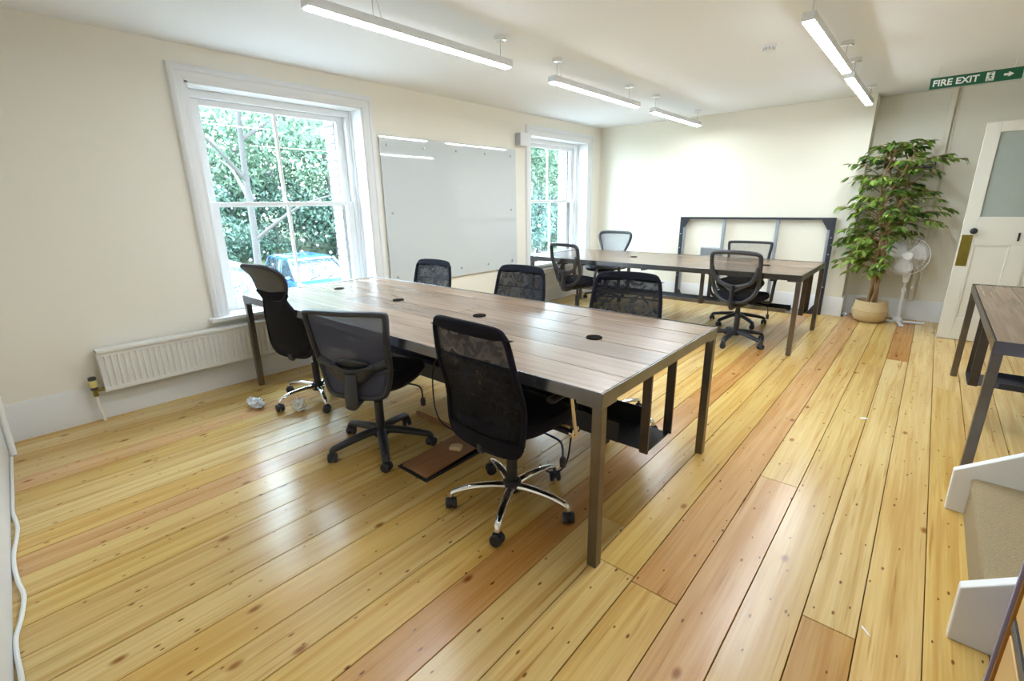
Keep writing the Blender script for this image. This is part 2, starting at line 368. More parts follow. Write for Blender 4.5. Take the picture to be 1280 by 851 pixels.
# ------------------------------------------------------------------ sash windows
def sash_window(n, y0, y1):
    z0, z1 = WZ0, WZ1; root = empty('window_%d' % n, (XW, (y0+y1)/2, z0)); struct(root)
    ox, oy, oz = root.location
    def L(name, bld, m, par=None, bev=0):
        me = bld.mesh(name, smooth=(bev == 0)); me.transform(Matrix.Translation((-ox, -oy, -oz)))
        return link(name, me, m, par or root, bevel=bev)
    # architrave: three stepped members per side
    cw = .105
    prof = [(0, 0), (.010, 0), (.014, .02), (.020, .03), (.020, .055), (.030, .062), (.034, .085), (.026, .098), (.0, cw)]
    for nm, side in (('casing', 0), ('casing', 1), ('casing', 2)):
        b = MB()
        if side == 0: lp = [[(XW+d, y0-t, z) for d, t in prof] for z in (z0-.03, )]+[[(XW+d, y0-t, z1+t) for d, t in prof]]
        elif side == 1: lp = [[(XW+d, y1+t, z) for d, t in prof] for z in (z0-.03, )]+[[(XW+d, y1+t, z1+t) for d, t in prof]]
        else: lp = [[(XW+d, y0-t, z1+t) for d, t in prof], [(XW+d, y1+t, z1+t) for d, t in prof]]
        b.rings(lp); L(nm, b, 'white')
    # reveal lining
    L('jamb_lining', MB().box((XW-.27, y0-.002, z0-.02), (XW+.004, y0+.02, z1)), 'white', bev=.002)
    L('jamb_lining', MB().box((XW-.27, y1-.02, z0-.02), (XW+.004, y1+.002, z1)), 'white', bev=.002)
    L('head_lining', MB().box((XW-.27, y0, z1-.018), (XW+.004, y1, z1+.002)), 'white', bev=.002)
    L('window_sill', MB().box((XW-.27, y0, z0-.032), (XW, y1, z0)).box((XW-.001, y0-.135, z0-.032), (XW+.075, y1+.135, z0)), 'white', bev=.008)
    # box frame stops
    for a, c in ((y0+.02, y0+.075), (y1-.075, y1-.02)):
        L('box_frame', MB().box((XW-.27, a, z0), (XW-.175, c, z1-.018)), 'white', bev=.003)
        m_ = (a+c)/2
        L('staff_bead', MB().box((XW-.176, m_-.011+(-.0175 if a < (y0+y1)/2 else .0175), z0), (XW-.158, m_+.011+(-.0175 if a < (y0+y1)/2 else .0175), z1-.018)), 'white', bev=.004)
    L('box_head', MB().box((XW-.27, y0+.02, z1-.07), (XW-.172, y1-.02, z1-.016)), 'white', bev=.003)
    ya, yb, zm, yc = y0+.075, y1-.075, 1.43, (y0+y1)/2
    def sash(xc, za, zb, bot, top):
        t = .020; st = .07
        r = L('sash', MB().box((xc-t, ya-.01, za), (xc+t, ya+st, zb)).box((xc-t, yb-st, za), (xc+t, yb+.01, zb)).box((xc-t, ya+st, za), (xc+t, yb-st, za+bot)).box((xc-t, ya+st, zb-top), (xc+t, yb-st, zb)), 'white', bev=.004)
        L('glazing_bar', MB().box((xc-.016, yc-.012, za+bot), (xc+.016, yc+.012, zb-top)), 'white', r, bev=.004)
        for p0, p1 in ((ya+st, yc-.012), (yc+.012, yb-st)):
            L('pane', MB().box((xc-.002, p0, za+bot), (xc+.002, p1, zb-top)), 'pane', r)
    sash(XW-.205, z0, zm+.02, .11, .035)       # lower, inner
    sash(XW-.250, zm-.02, z1-.07, .035, .045)  # upper, outer
    return root
sash_window(1, *WIN[0]); sash_window(2, *WIN[1])
# paper notice taped to the second window's pane
b = MB().box((-.0006, -.062, -.1), (.0006, .062, .1)); o = link('paper_notice', b, 'paper', loc=(XW-.244, 5.53, 1.60)); tag(o, 'white paper notice stuck on the upper pane of the far window', 'notice')
for k in range(6):
    link('print_line', MB().box((0, -.045, 0), (.0004, .045-.02*(k % 3), .006)), 'grey', o, loc=(.0007, 0, .06-.022*k))
# blind cassette end above the second window
t = empty('blind_cassette', (XW+.002, 4.93, 2.11), label='white box-shaped blind cassette fixed beside the far window head', cat='blind')
link('cassette_body', MB().box((0, -.0, 0), (.085, .17, .155)), 'white', t, bevel=.008)
link('end_cap', MB().box((.004, -.012, .006), (.078, 0, .148)), 'grey', t, bevel=.004)
link('bracket', MB().box((0, .03, .155), (.02, .12, .17)), 'white', t, bevel=.002)

# ------------------------------------------------------------------ glass board
t = empty('glass_board', (XW+.02, 3.885, 1.325), label='large frameless white glass writing board on wall between the windows', cat='whiteboard'); t.rotation_euler = (0, -.0065, 0)
link('glass_panel', MB().box((-.004, -1.005, -.735), (.004, 1.015, .735)), 'board', t, bevel=.0015)
for yy in (2.965, 3.42, 3.88, 4.34, 4.80):
    for zz in (1.975, 1.33, .68):
        if zz == 1.33 and 3 < yy < 4.7: continue
        mt = Matrix.Rotation(PI/2, 4, 'Y')
        link('stand_off', MB().lathe([(.012, -.0145), (.012, 0), (.013, .004), (.013, .010), (.010, .013)], 16, mt), 'grey_steel', t, loc=(0, yy-3.885, zz-1.325))
0 and link('pen_tray', MB().box((.004, 0, 0), (.03, .33, .008)).box((.026, 0, .008), (.03, .33, .016)), 'grey_steel', t, loc=(0, .42, .72), bevel=.002)

# ------------------------------------------------------------------ radiators
def radiator(y0, y1, label, valve):
    z0, z1 = .205, .50; t = empty('radiator', (XW+.02, y0, z0), label=label, cat='radiator'); Lr = y1-y0; H = z1-z0
    b = MB(); pitch = .035; nn = int((Lr-.05)/pitch); lo, hi = [], []
    pts = [(.0, .0)]; yv = .025
    prof = [(0, .07)]
    for k in range(nn):
        yv = .025+k*pitch
        prof += [(yv, .07), (yv+.007, .082), (yv+.019, .082), (yv+.026, .07)]
    prof += [(Lr, .07), (Lr, .058), (0, .058)]
    b.prism([(p[1], p[0]) for p in prof], 'z', .03, H-.045); link('front_panel', b, 'rad', t)
    b = MB().box((.056, 0, 0), (.08, Lr, .034)).box((.056, 0, H-.05), (.08, Lr, H-.02)); link('panel_rail', b, 'rad', t, bevel=.006)
    link('rear_panel', MB().box((.004, .01, .01), (.03, Lr-.01, H-.03)), 'rad', t, bevel=.004)
    link('top_grille', MB().box((.0, -.004, H-.022), (.092, Lr+.004, H)), 'rad', t, bevel=.004)
    for yy in (-.004, Lr): link('side_cover', MB().box((.0, yy, .0), (.09, yy+.004, H)), 'rad', t)
    if valve:
        vy = -.055
        link('valve_body', MB().tube([(.045, 0, .02), (.045, vy, .02)], .011, 12).tube([(.045, vy, -.02), (.045, vy, .035)], .014, 12), 'brass', t)
        v = link('valve_head', MB().lathe([(.021, .05), (.023, .053), (.023, .095), (.019, .10)], 20), 'yellow', t, loc=(.045, vy, -.005))
        link('valve_collar', MB().lathe([(.017, .028), (.021, .032), (.021, .05), (.017, .052)], 20), 'dark', v)
        link('valve_cap', MB().lathe([(.019, .098), (.023, .102), (.022, .118), (.014, .123)], 20), 'dark', v)
        link('supply_pipe', MB().tube([(.045, vy, -.02), (.045, vy+.0, -.1), (.045, vy+.012, -z0+.002)], .009, 12), 'cable', t)
    return t
radiator(.46, 2.62, 'long low white panel radiator with yellow-black valve beneath the near window', True)
radiator(5.02, 6.85, 'white panel radiator below the far window, behind the far table', False)
# vertical pipe in the near corner and white cable along the near wall
tag(link('heating_pipe', MB().tube([(-4.07, -.035, .34), (-4.05, -.04, .2), (-3.93, -.045, .02), (-3.925, -.045, .001)], .016, 12), 'cable'), 'white painted heating pipe entering the floor at the wall corner', 'pipe')
ctrl = [(-3.885, -.078), (-3.573, -.093), (-3.302, -.103), (-3.126, -.108), (-2.958, -.096), (-2.844, -.106), (-2.716, -.131), (-2.603, -.138), (-2.473, -.127), (-2.358, -.120), (-2.227, -.136), (-2.126, -.158), (-2.04, -.162), (-1.91, -.16), (-1.803, -.165)]
ctrl = [(x_, max(y_, near_y(x_)+.031)) for x_, y_ in ctrl]
tag(link('extension_cable', MB().tube([(x_, y_, .008) for x_, y_ in crom(ctrl, 6, False)], .0075, 8), 'cable'), 'white cable wriggling over the floorboards along the near wall', 'cable')

# ------------------------------------------------------------------ pendant lamps
def pendant(xc, y0, y1, roses, label, group):
    zb = 2.325; L_ = y1-y0; t = empty('pendant_lamp', (xc, y0, zb), label=label, cat='lamp', group=group)
    link('housing', MB().box((-.034, 0, .004), (.034, L_, .05)), 'lampbody', t, bevel=.004)
    link('diffuser', MB().box((-.027, .012, -.002), (.027, L_-.012, .006)), 'lamp', t)
    for r in roses:
        yy = r-y0
        link('ceiling_rose', MB().lathe([(.040, ZC-zb-.028), (.043, ZC-zb-.026), (.043, ZC-zb), (.0405, ZC-zb)], 24), 'chrome', t, loc=(0, yy, 0))
        link('suspension_wire', MB().tube([(0, yy, .05), (0, yy, ZC-zb-.02)], .0016, 6), 'grey_steel', t)
        link('wire_grip', MB().lathe([(.006, .048), (.006, .066), (.003, .07)], 10), 'chrome', t, loc=(0, yy, 0))
    a = roses[0]-y0
    fx = [(0, a, ZC-zb-.02), (.02, a+.02, .12), (.0, a+.06, .058), (.012, a+.15, .055), (.0, a+.3, .053)]
    link('power_flex', MB().tube(crom(fx, 6, False), .0028, 6), 'cable', t)
LG = 'linear pendant lamps in two rows'
pendant(-2.47, 1.35, 2.85, (1.74, 2.76), 'linear LED pendant hanging over the near window end of the wooden table', LG)
pendant(-2.49, 3.38, 4.86, (3.46, 4.68), 'linear LED pendant hanging over the aisle between two long tables', LG)
pendant(-2.50, 5.24, 6.60, (5.30, 6.52), 'linear LED pendant hanging over the far table toward the window side', LG)
pendant(-.70, 3.28, 4.76, (3.36, 4.61), 'linear LED pendant in the row by the fire exit sign, end with hanging flex', LG)
pendant(-.71, 4.98, 6.48, (5.18, 6.45), 'linear LED pendant nearest the potted ficus and the back wall', LG)
pendant(-.70, 1.2, 2.7, (1.4, 2.5), 'added linear LED pendant out of view, extending the row away from the windows to light the room', LG)  # unseen extra lamp, added because the room needed more light
t = empty('smoke_detector', (-1.154, 4.31, ZC), label='small round white smoke detector on the ceiling', cat='detector')
link('detector_base', MB().lathe([(.05, -.012), (.052, -.008), (.052, 0), (.05, 0)], 28), 'white', t)
link('detector_head', MB().lathe([(.026, -.042), (.036, -.036), (.040, -.012), (.040, -.01)], 28), 'white', t)
for k in range(10):
    link('vent_slot', MB().box((.036, -.006, -.033), (.0405, .006, -.016)), 'grey', t, rot=(0, 0, 2*PI*k/10))

# ------------------------------------------------------------------ fire exit sign
def text_mesh(s, size, depth=.0006, bold=.0):
    cu = bpy.data.curves.new('txt', 'FONT'); cu.body = s; cu.size = size; cu.extrude = depth; cu.offset = bold; cu.resolution_u = 4
    o = bpy.data.objects.new('txt', cu); C.objects.link(o); bpy.context.view_layer.update()
    me = bpy.data.meshes.new_from_object(o.evaluated_get(bpy.context.evaluated_depsgraph_get())); bpy.data.objects.remove(o); return me
SX0, SX1, SZ0, SZ1, SY = -.235, .345, 2.325, 2.415, 6.0
t = empty('fire_exit_sign', (SX0, SY, SZ0), label='green hanging FIRE EXIT sign with running figure and arrow', cat='sign')
link('sign_panel', MB().box((0, 0, 0), (SX1-SX0, .006, SZ1-SZ0)), 'green', t, bevel=.001)
me = text_mesh('FIRE EXIT', .085, bold=.0022); me.transform(Matrix.Rotation(PI/2, 4, 'X'))
xs = [v.co.x for v in me.vertices]; zs = [v.co.z for v in me.vertices]
sx = .298/(max(xs)-min(xs)); sz = .052/(max(zs)-min(zs))
me.transform(Matrix.Translation((-min(xs), 0, -min(zs)))); me.transform(Matrix.Diagonal((sx, 1, sz, 1)))
link('lettering', me, 'white_print', t, loc=(.022, -.0012, .019))
pg = MB().box((0, -.001, 0), (.05, 0, .066)); pict = link('pictogram', pg, 'white_print', t, loc=(.362, -.0008, .012))
man = MB()
for poly in ([(.012, .062), (.04, .062), (.04, .058), (.012, .058)], [(.026, .056), (.031, .056), (.032, .051), (.028, .048), (.024, .051)],
             [(.018, .046), (.029, .047), (.032, .034), (.024, .028), (.019, .034)], [(.019, .045), (.009, .038), (.010, .034), (.021, .040)],
             [(.030, .044), (.039, .037), (.038, .034), (.029, .038)], [(.024, .032), (.031, .028), (.038, .016), (.034, .013), (.026, .022)],
             [(.022, .031), (.017, .021), (.007, .012), (.009, .008), (.022, .018), (.027, .028)], [(.005, .006), (.045, .006), (.045, .003), (.005, .003)]):
    man.prism(poly, 'y', -.0018, -.0010)
link('running_figure', man, 'green', pict)
ar = MB().prism([(0, .028), (.030, .028), (.024, .020), (.036, .020), (.060, .0365), (.036, .053), (.024, .053), (.030, .045), (0, .045)], 'y', -.0016, 0)
link('arrow', ar, 'white_print', t, loc=(.468, -.0004, .009))
for xx in (.055, SX1-SX0-.055): link('hanging_rod', MB().tube([(xx, .003, SZ1-SZ0), (xx, .003, ZC-SZ0)], .003, 8), 'lampbody', t)

# ------------------------------------------------------------------ door standing open
dr = empty('door_1', (.22, 6.46, 0)); struct(dr)
DW, DH, DT = .84, 2.055, .042; st = .105
b = MB().box((0, 0, .006), (st, DT, DH)).box((DW-st, 0, .006), (DW, DT, DH)).box((st, 0, DH-.09), (DW-st, DT, DH)).box((st, 0, .96), (DW-st, DT, 1.215)).box((st, 0, .006), (DW-st, DT, .22)).box((DW/2-.055, 0, .22), (DW/2+.055, DT, .96))
link('door_frame', b, 'door', dr, bevel=.003)
for a, c in ((st, DW/2-.055), (DW/2+.055, DW-st)):
    link('door_panel', MB().box((a, .012, .22), (c, DT-.012, .96)), 'door', dr)
    link('panel_moulding', MB().box((a, .002, .22), (a+.014, .013, .96)).box((c-.014, .002, .22), (c, .013, .96)).box((a, .002, .946), (c, .013, .96)).box((a, .002, .22), (c, .013, .234)), 'door', dr, bevel=.003)
link('pane', MB().box((st, .014, 1.215), (DW-st, DT-.014, DH-.09)), 'frost', dr)
link('door_knob', MB().lathe([(.024, 0), (.024, .006), (.009, .010), (.009, .034), (.022, .04), (.029, .052), (.026, .066), (.012, .072)], 24, Matrix.Rotation(PI/2, 4, 'X')), 'black', dr, loc=(.085, 0, 1.085))
link('finger_plate', MB().box((.012, -.003, .745), (.092, 0, 1.045)), 'brass', dr, bevel=.002)
me = text_mesh('1', .105, .003, .002); me.transform(Matrix.Rotation(PI/2, 4, 'X')); link('door_number', me, 'black', dr, loc=(.374, -.003, 1.0))
for zz in (.25, 1.05, 1.8): link('hinge', MB().tube([(DW+.004, DT+.002, zz), (DW+.004, DT+.002, zz+.09)], .007, 10), 'brass', dr)

# ------------------------------------------------------------------ tables
def table(name, x0, x1, y0, y1, label, along='x', nplank=6, grom=True, tray=.10, group=None, cross_tray=False):
    L_, W_ = (x1-x0, y1-y0) if along == 'x' else (y1-y0, x1-x0)
    t = empty(name, ((x0+x1)/2, (y0+y1)/2, 0), 0 if along == 'x' else PI/2, label=label, cat='table', group=group)
    hx, hy = L_/2, W_/2; zt = .75; e = .005
    # angle-iron rim: upright flange all round
    for a, c in (((-hx, -hy), (hx, -hy+e)), ((-hx, hy-e), (hx, hy)), ((-hx, -hy+e), (-hx+e, hy-e)), ((hx-e, -hy+e), (hx, hy-e))):
        link('rim', MB().box((a[0], a[1], zt-.052), (c[0], c[1], zt)), 'steel', t, bevel=.0015)
    link('rim_shelf', MB().box((-hx+e, -hy+e, zt-.052), (hx-e, -hy+.05, zt-.046)).box((-hx+e, hy-.05, zt-.052), (hx-e, hy-e, zt-.046)).box((-hx+e, -hy+.05, zt-.052), (-hx+.05, hy-.05, zt-.046)).box((hx-.05, -hy+.05, zt-.052), (hx-e, hy-.05, zt-.046)), 'steel', t)
    for k in range(3):
        xx = -hx+L_*(k+1)/4; link('cross_bearer', MB().box((xx-.02, -hy+.05, zt-.075), (xx+.02, hy-.05, zt-.05)), 'darksteel', t)
    gp = .006; pw = (W_-2*e-2*gp)/nplank
    for k in range(nplank):
        ya = -hy+e+gp+k*pw; g = .0015
        cuts = [-hx+e+gp, hx-e-gp]
        if L_ > 2.5: cuts.insert(1, (-.35, .55, -.8, .2, .9, -.1)[k % 6])
        for a, c in zip(cuts, cuts[1:]):
            link('top_plank', MB().box((a+.0006, ya+g, zt-.046), (c-.0006, ya+pw-g, zt-.0025-random.uniform(0, .0012))), 'table', t, bevel=.002)
    if grom:
        for gx in grom:
            gr = link('cable_grommet', MB().lathe([(.036, zt-.004), (.036, zt+.0005), (.039, zt+.002), (.041, zt+.0002), (.041, zt-.004)], 28), 'hole', t, loc=(gx, .02, 0))
            link('grommet_hole', MB().lathe([(.036, zt-.03), (.036, zt-.0005)], 24), 'hole', gr)
    for sx_ in (-1, 1):
        for sy_ in (-1, 1):
            xx, yy = sx_*(hx-.0225), sy_*(hy-.0225); s_ = .0205
            lg = link('leg', MB().box((xx-s_, yy-s_, 0), (xx+s_, yy+s_, zt-.062)), 'steel_side', t, bevel=.003)
            ax = xx+sx_*s_; ay = yy+sy_*s_
            pl = MB().prism([(ax, ay), (ax-sx_*.11, ay), (ax-sx_*.04, ay-sy_*.11), (ax, ay-sy_*.11)], 'z', zt-.064, zt-.052)
            link('leg_bracket', pl, 'steel', lg)
    if cross_tray:
        zt_ = .27
        link('cable_tray', MB().box((-.13, -hy+.1, zt_), (.13, hy-.02, zt_+.004)).box((-.132, -hy+.1, zt_), (-.128, hy-.16, zt_+.035)).box((.128, -hy+.1, zt_), (.132, hy-.16, zt_+.035)), 'darksteel', t)
        for yy in (hy-.045, 0, -hy+.15):
            for xx in (-.14, .14): link('tray_hanger', MB().box((xx-.006, yy-.022, zt_-.004), (xx+.006, yy+.022, zt-.05)), 'hanger', t)
    if tray:
        zt_ = .30
        for yy in (-.12,): 
            link('cable_tray', MB().box((-hx+.12, -.12, zt_), (hx-.03, .12, zt_+.004)).box((-hx+.12, -.122, zt_), (hx-.18, -.118, zt_+tray)).box((-hx+.12, .118, zt_), (hx-.18, .122, zt_+tray)), 'darksteel' if tray > .06 else 'steel', t)
        for k in range(4):
            xx = (-hx+.2, -hx/3, hx/3, hx-.045)[k]
            for yy in (-.13, .13):
                link('tray_hanger', MB().box((xx-.02, yy-.006, zt_-.004), (xx+.02, yy+.006, zt-.05)), 'hanger', t)
    return t
TG = 'steel and timber tables'
table('long_table', -3.99, -.782, 1.38, 2.585, 'long brown plank-topped steel table with six chairs pulled up around it', grom=(1.19, .38, -.44, -1.25))
table('long_table', -3.89, -.80, 4.85, 6.06, 'long plank-topped steel table in front of the upright steel frame at back wall', grom=(1.1, -.4), tray=.04)
table('work_table', .31, 1.52, 3.09, 5.12, 'plank-topped steel table standing beside the carpeted stairs', along='y', grom=False, tray=0, cross_tray=True)

# ------------------------------------------------------------------ chairs
def cushion(wd, dp, h, z0, yc, ex=3.2, n=36, taper=.92, sag=.0):
    loops = []
    for f, zz in ((.80, 0), (.95, .012), (1, h*.35), (1, h*.6), (.965, h*.88), (.85, h), (.55, h*1.04), (.2, h*1.04)):
        lp = []
        for k in range(n):
            a = 2*PI*k/n; c, s_ = math.cos(a), math.sin(a)
            u = abs(c)**(2/ex)*math.copysign(1, c); v = abs(s_)**(2/ex)*math.copysign(1, s_)
            wq = wd/2*f*(1-(1-taper)*(-v*.5+.5))
            yy = yc+dp/2*f*v; dz = -.03*max(0, v*f-.6)/.4*(zz > h*.3)
            lp.append((wq*u, yy, z0+zz+dz))
        loops.append(lp)
    return MB().rings(loops)
MESHES = {}
def once(key, fn):
    if key not in MESHES: MESHES[key] = fn()
    return MESHES[key]
def star_base(t, kind, off):
    R_ = .29
    def arm():
        if kind == 'chrome':
            pts = [(.03, 0, .105), (.09, 0, .112), (.18, 0, .110), (.25, 0, .098), (.285, 0, .085), (.295, 0, .062)]
            return MB().tube(crom(pts, 4, False), [.021-.009*i/20 for i in range(21)], 12, squash=(.75, 1.1), up=(0, 0, 1)).mesh('base_arm', True)
        pts = [(.03, 0, .115), (.09, 0, .112), (.18, 0, .098), (.25, 0, .084), (.285, 0, .076), (.30, 0, .058)]
        return MB().tube(crom(pts, 4, False), [.031-.010*i/20 for i in range(21)], 12, squash=(.75, 1.0), up=(0, 0, 1)).mesh('base_arm', True)
    def wheel():
        mt = Matrix.Rotation(PI/2, 4, 'Y'); b = MB()
        for s_ in (-1, 1):
            m2 = Matrix.Translation((s_*.016, 0, .027)) @ mt
            b.lathe([(.010, -.011), (.024, -.010), (.027, -.006), (.027, .006), (.024, .010), (.010, .011)], 20, m2)
        b.tube([(0, .005, .03), (0, .012, .062)], .007, 8)
        hood = [(-.027, .0), (-.02, .024), (0, .032), (.02, .026), (.029, .006)]
        b.prism([(y_, .029+z_) for y_, z_ in hood]+[(.024, .026), (-.022, .026)], 'x', -.006, .006)
        return b.mesh('caster', True)
    am = once('arm'+kind, arm); wm = once('wheel', wheel)
    for k in range(5):
        a = math.radians(off)+2*PI*k/5
        link('base_arm', am, 'chrome' if kind == 'chrome' else ('greyblack' if kind == 'grey' else 'black'), t, rot=(0, 0, a))
        link('caster', wm, 'greyblack' if kind != 'black' else 'black', t, loc=(R_*1.02*math.cos(a), R_*1.02*math.sin(a), 0), rot=(0, 0, a+random.uniform(-.9, .9)))
    link('base_hub', MB().lathe([(.030, .075), (.042, .080), (.044, .125), (.034, .135)], 24), 'black', t)
def column(t, zs):
    link('gas_lift', MB().lathe([(.026, .12), (.026, .30), (.024, .302), (.014, .304), (.014, zs-.05), (.013, zs-.045)], 20), 'black', t)
    link('tilt_mechanism', MB().box((-.075, -.13, zs-.065), (.075, .12, zs-.012)), 'black', t, bevel=.012)
def lever(t, zs, side=1):
    l = link('lever', MB().tube(crom([(.05*side, .05, zs-.045), (.18*side, .05, zs-.05), (.25*side, .05, zs-.065), (.262*side, .05, zs-.13)], 5, False), .005, 8), 'black', t)
    link('lever_grip', MB().lathe([(.008, -.03), (.014, -.026), (.016, 0), (.012, .018), (.006, .022)], 12), 'greyblack', l, loc=(.262*side, .05, zs-.15))
class Back:
    def __init__(s, y0, z0, tilt, curv, lum=0, zl=.6): s.p = (y0, z0, tilt, curv, lum, zl)
    def __call__(s, u, z, off=0):
        y0, z0, tl, cv, lm, zl = s.p
        return (u, y0-tl*(z-z0)+cv*u*u+lm*math.exp(-((z-zl)/.12)**2)+off, z)
def fill(outl, bm_, rings=5, off=0):
    cu = sum(p[0] for p in outl)/len(outl); cz = sum(p[1] for p in outl)/len(outl); n = len(outl)
    b = MB(); vs = [bm_(cu, cz, off)]; fs = []
    for r in range(1, rings+1):
        f = r/rings; vs += [bm_(cu+(u-cu)*f, cz+(z-cz)*f, off) for u, z in outl]
    for k in range(n): fs.append((0, 1+k, 1+(k+1) % n))
    for r in range(rings-1):
        for k in range(n): fs.append((1+r*n+k, 1+(r+1)*n+k, 1+(r+1)*n+(k+1) % n, 1+r*n+(k+1) % n))
    return b.add(vs, fs)
def sym(pts):
    """right half from bottom to top -> closed outline"""
    return pts+[(-u, z) for u, z in reversed(pts) if abs(u) > 1e-6]
def ring_tube(outl, bm_, r, sq=(1, 1), off=0):
    return MB().tube([bm_(u, z, off) for u, z in outl], r, 8, closed=True, squash=sq, up=(0, 1, 0))

def high_back(loc, rz, off, dz, label, arms=True, group=None):
    t = empty('office_chair', loc, math.radians(rz), label, 'chair', group); star_base(t, 'chrome', off-rz)
    zs = .46+dz; column(t, zs); lever(t, zs, 1)
    link('seat', cushion(.49, .47, .075, zs-.012, .02), 'fabric', t)
    bm_ = Back(-.205, .45+dz, .13, .55, .025, .60+dz)
    ol = crom(sym([(0, .385+dz), (.15, .390+dz), (.20, .41+dz), (.222, .47+dz), (.232, .62+dz), (.228, .76+dz), (.214, .88+dz), (.198, .925+dz), (.16, .950+dz), (0, .957+dz)]), 5)
    link('back_frame', ring_tube(ol, bm_, .013), 'fabric', t)
    def clip(lo, hi): return [(u, min(max(z, lo), hi)) for u, z in ol]
    link('back_mesh', fill(clip(.60+dz, .922+dz), bm_, 6), 'mesh_black', t)
    link('back_lower_panel', fill(clip(.385+dz, .62+dz), bm_, 5, .006), 'mesh_solid', t, solid=.008)
    link('top_band', fill(clip(.915+dz, .957+dz), bm_, 4), 'fabric', t, solid=.022)
    link('seam', MB().tube([bm_(u, .80+dz, -.002) for u in np.linspace(-.226, .226, 14)], .004, 6), 'fabric', t)
    link('lower_band', fill(clip(.385+dz, .455+dz), bm_, 3), 'fabric', t, solid=.02)
    link('back_post', MB().tube(crom([bm_(0, .405+dz, .004), bm_(0, .37+dz, 0), (0, -.17, zs-.06), (0, -.06, zs-.045)], 5, False), .026, 12, squash=(1, .55)), 'black', t)
    if arms:
        for s_ in (-1, 1):
            a = link('arm_support', MB().tube([(s_*.285, .11, zs-.035), (s_*.29, .06, .635+dz)], .010, 12), 'chrome', t)
            link('arm_joint', MB().lathe([(.026, -.012), (.03, -.008), (.03, .010), (.022, .014)], 20, Matrix.Translation((s_*.272, .115, zs-.03)) @ Matrix.Rotation(PI/2*s_, 4, 'Y')), 'chrome', a)
            link('arm_bracket', MB().tube([(s_*.16, .09, zs-.025), (s_*.285, .11, zs-.035)], .014, 10), 'black', a)
            link('armrest', MB().tube(crom([(s_*.29, -.08, .645+dz), (s_*.29, .0, .65+dz), (s_*.288, .10, .65+dz), (s_*.28, .16, .64+dz)], 4, False), .022, 12, squash=(.55, 1), up=(0, 0, 1)), 'black', t)
    return t
G1 = 'black mesh chairs with chrome bases'
high_back((-1.32, 1.50, 0), -2, 10, 0, 'black high-backed mesh chair with chrome base on the open-floor side of the near table', group=G1)
high_back((-3.33, 2.53, 0), 183, 20, -.035, 'black mesh chair back above the near table, closest to the near window', group=G1)
high_back((-2.31, 2.54, 0), 183, 50, -.018, 'black mesh chair back in the middle of the whiteboard side of the near table', group=G1)
high_back((-1.40, 2.575, 0), 191, 5, -.004, 'black mesh chair back on the whiteboard side, at the open-aisle end of the near table', group=G1)

def framed(loc, rz, off, label, group=None, zs=.45, ztop=.885, weave='mesh_grey'):
    """task chair with a squarish plastic back frame, slate mesh and a lumbar bracket"""
    t = empty('task_chair', loc, math.radians(rz), label, 'chair', group); star_base(t, 'grey', off-rz); column(t, zs); lever(t, zs, 1)
    link('seat', cushion(.50, .48, .075, zs-.01, .03), 'fabric', t)
    link('seat_pan', cushion(.46, .44, .03, zs-.03, .03), 'black', t)
    d = ztop-.885; bm_ = Back(-.215, .45, .12, .5, .02, .55)
    ol = crom(sym([(0, .405+d), (.12, .41+d), (.165, .43+d), (.19, .50+d), (.205, .60+d), (.222, .78+d), (.228, .862+d), (.205, .88+d), (0, .882+d)]), 5)
    link('back_frame', ring_tube(ol, bm_, .021, (1, .75)), 'greyblack', t)
    def clip(lo, hi): return [(u, min(max(z, lo), hi)) for u, z in ol]
    link('back_mesh', fill(clip(.60+d, .882+d), bm_, 6), weave, t)
    lo_ = link('lower_panel', fill(clip(.41+d, .575+d), bm_, 5, -.004), 'mesh_grey', t, solid=.010)
    bar = crom([(-.20, .615+d), (-.10, .575+d), (0, .555+d), (.10, .575+d), (.20, .615+d)], 5, False)
    link('cross_bar', MB().tube([bm_(u, z, -.008) for u, z in bar], .022, 10, squash=(.8, 1), up=(0, 1, 0)), 'greyblack', t)
    link('lumbar_cradle', fill(crom([(-.13, .60+d), (-.11, .545+d), (-.05, .50+d), (.05, .50+d), (.11, .545+d), (.13, .60+d), (0, .575+d)], 4), bm_, 3, -.034), 'greyblack', t, solid=.014)
    link('spine', MB().tube([bm_(0, .55+d, -.04), bm_(0, .45+d, -.055), (0, -.26, zs-.075)], [.040, .040, .038], 10, squash=(.4, 1), up=(0, 1, 0)), 'greyblack', t)
    link('spine_link', MB().tube([(0, -.27, zs-.08), (0, -.15, zs-.055), (0, -.05, zs-.04)], .035, 10, squash=(.5, 1), up=(0, 0, 1)), 'black', t)
    link('lumbar_pad', fill(crom([(-.09, .615+d), (-.07, .585+d), (.07, .585+d), (.09, .615+d), (0, .63+d)], 4), bm_, 3, -.012), 'black', t, solid=.012)
    return t
framed((-2.30, 1.43, 0), 27, 42, 'charcoal task chair with slate mesh back and black plastic base beside the floor hatch', zs=.45, ztop=.885)
framed((-1.57, 5.86, 0), 184, 30, 'dark task chair facing forward between the far table and the steel frame', zs=.46, ztop=.93, weave='mesh_open')

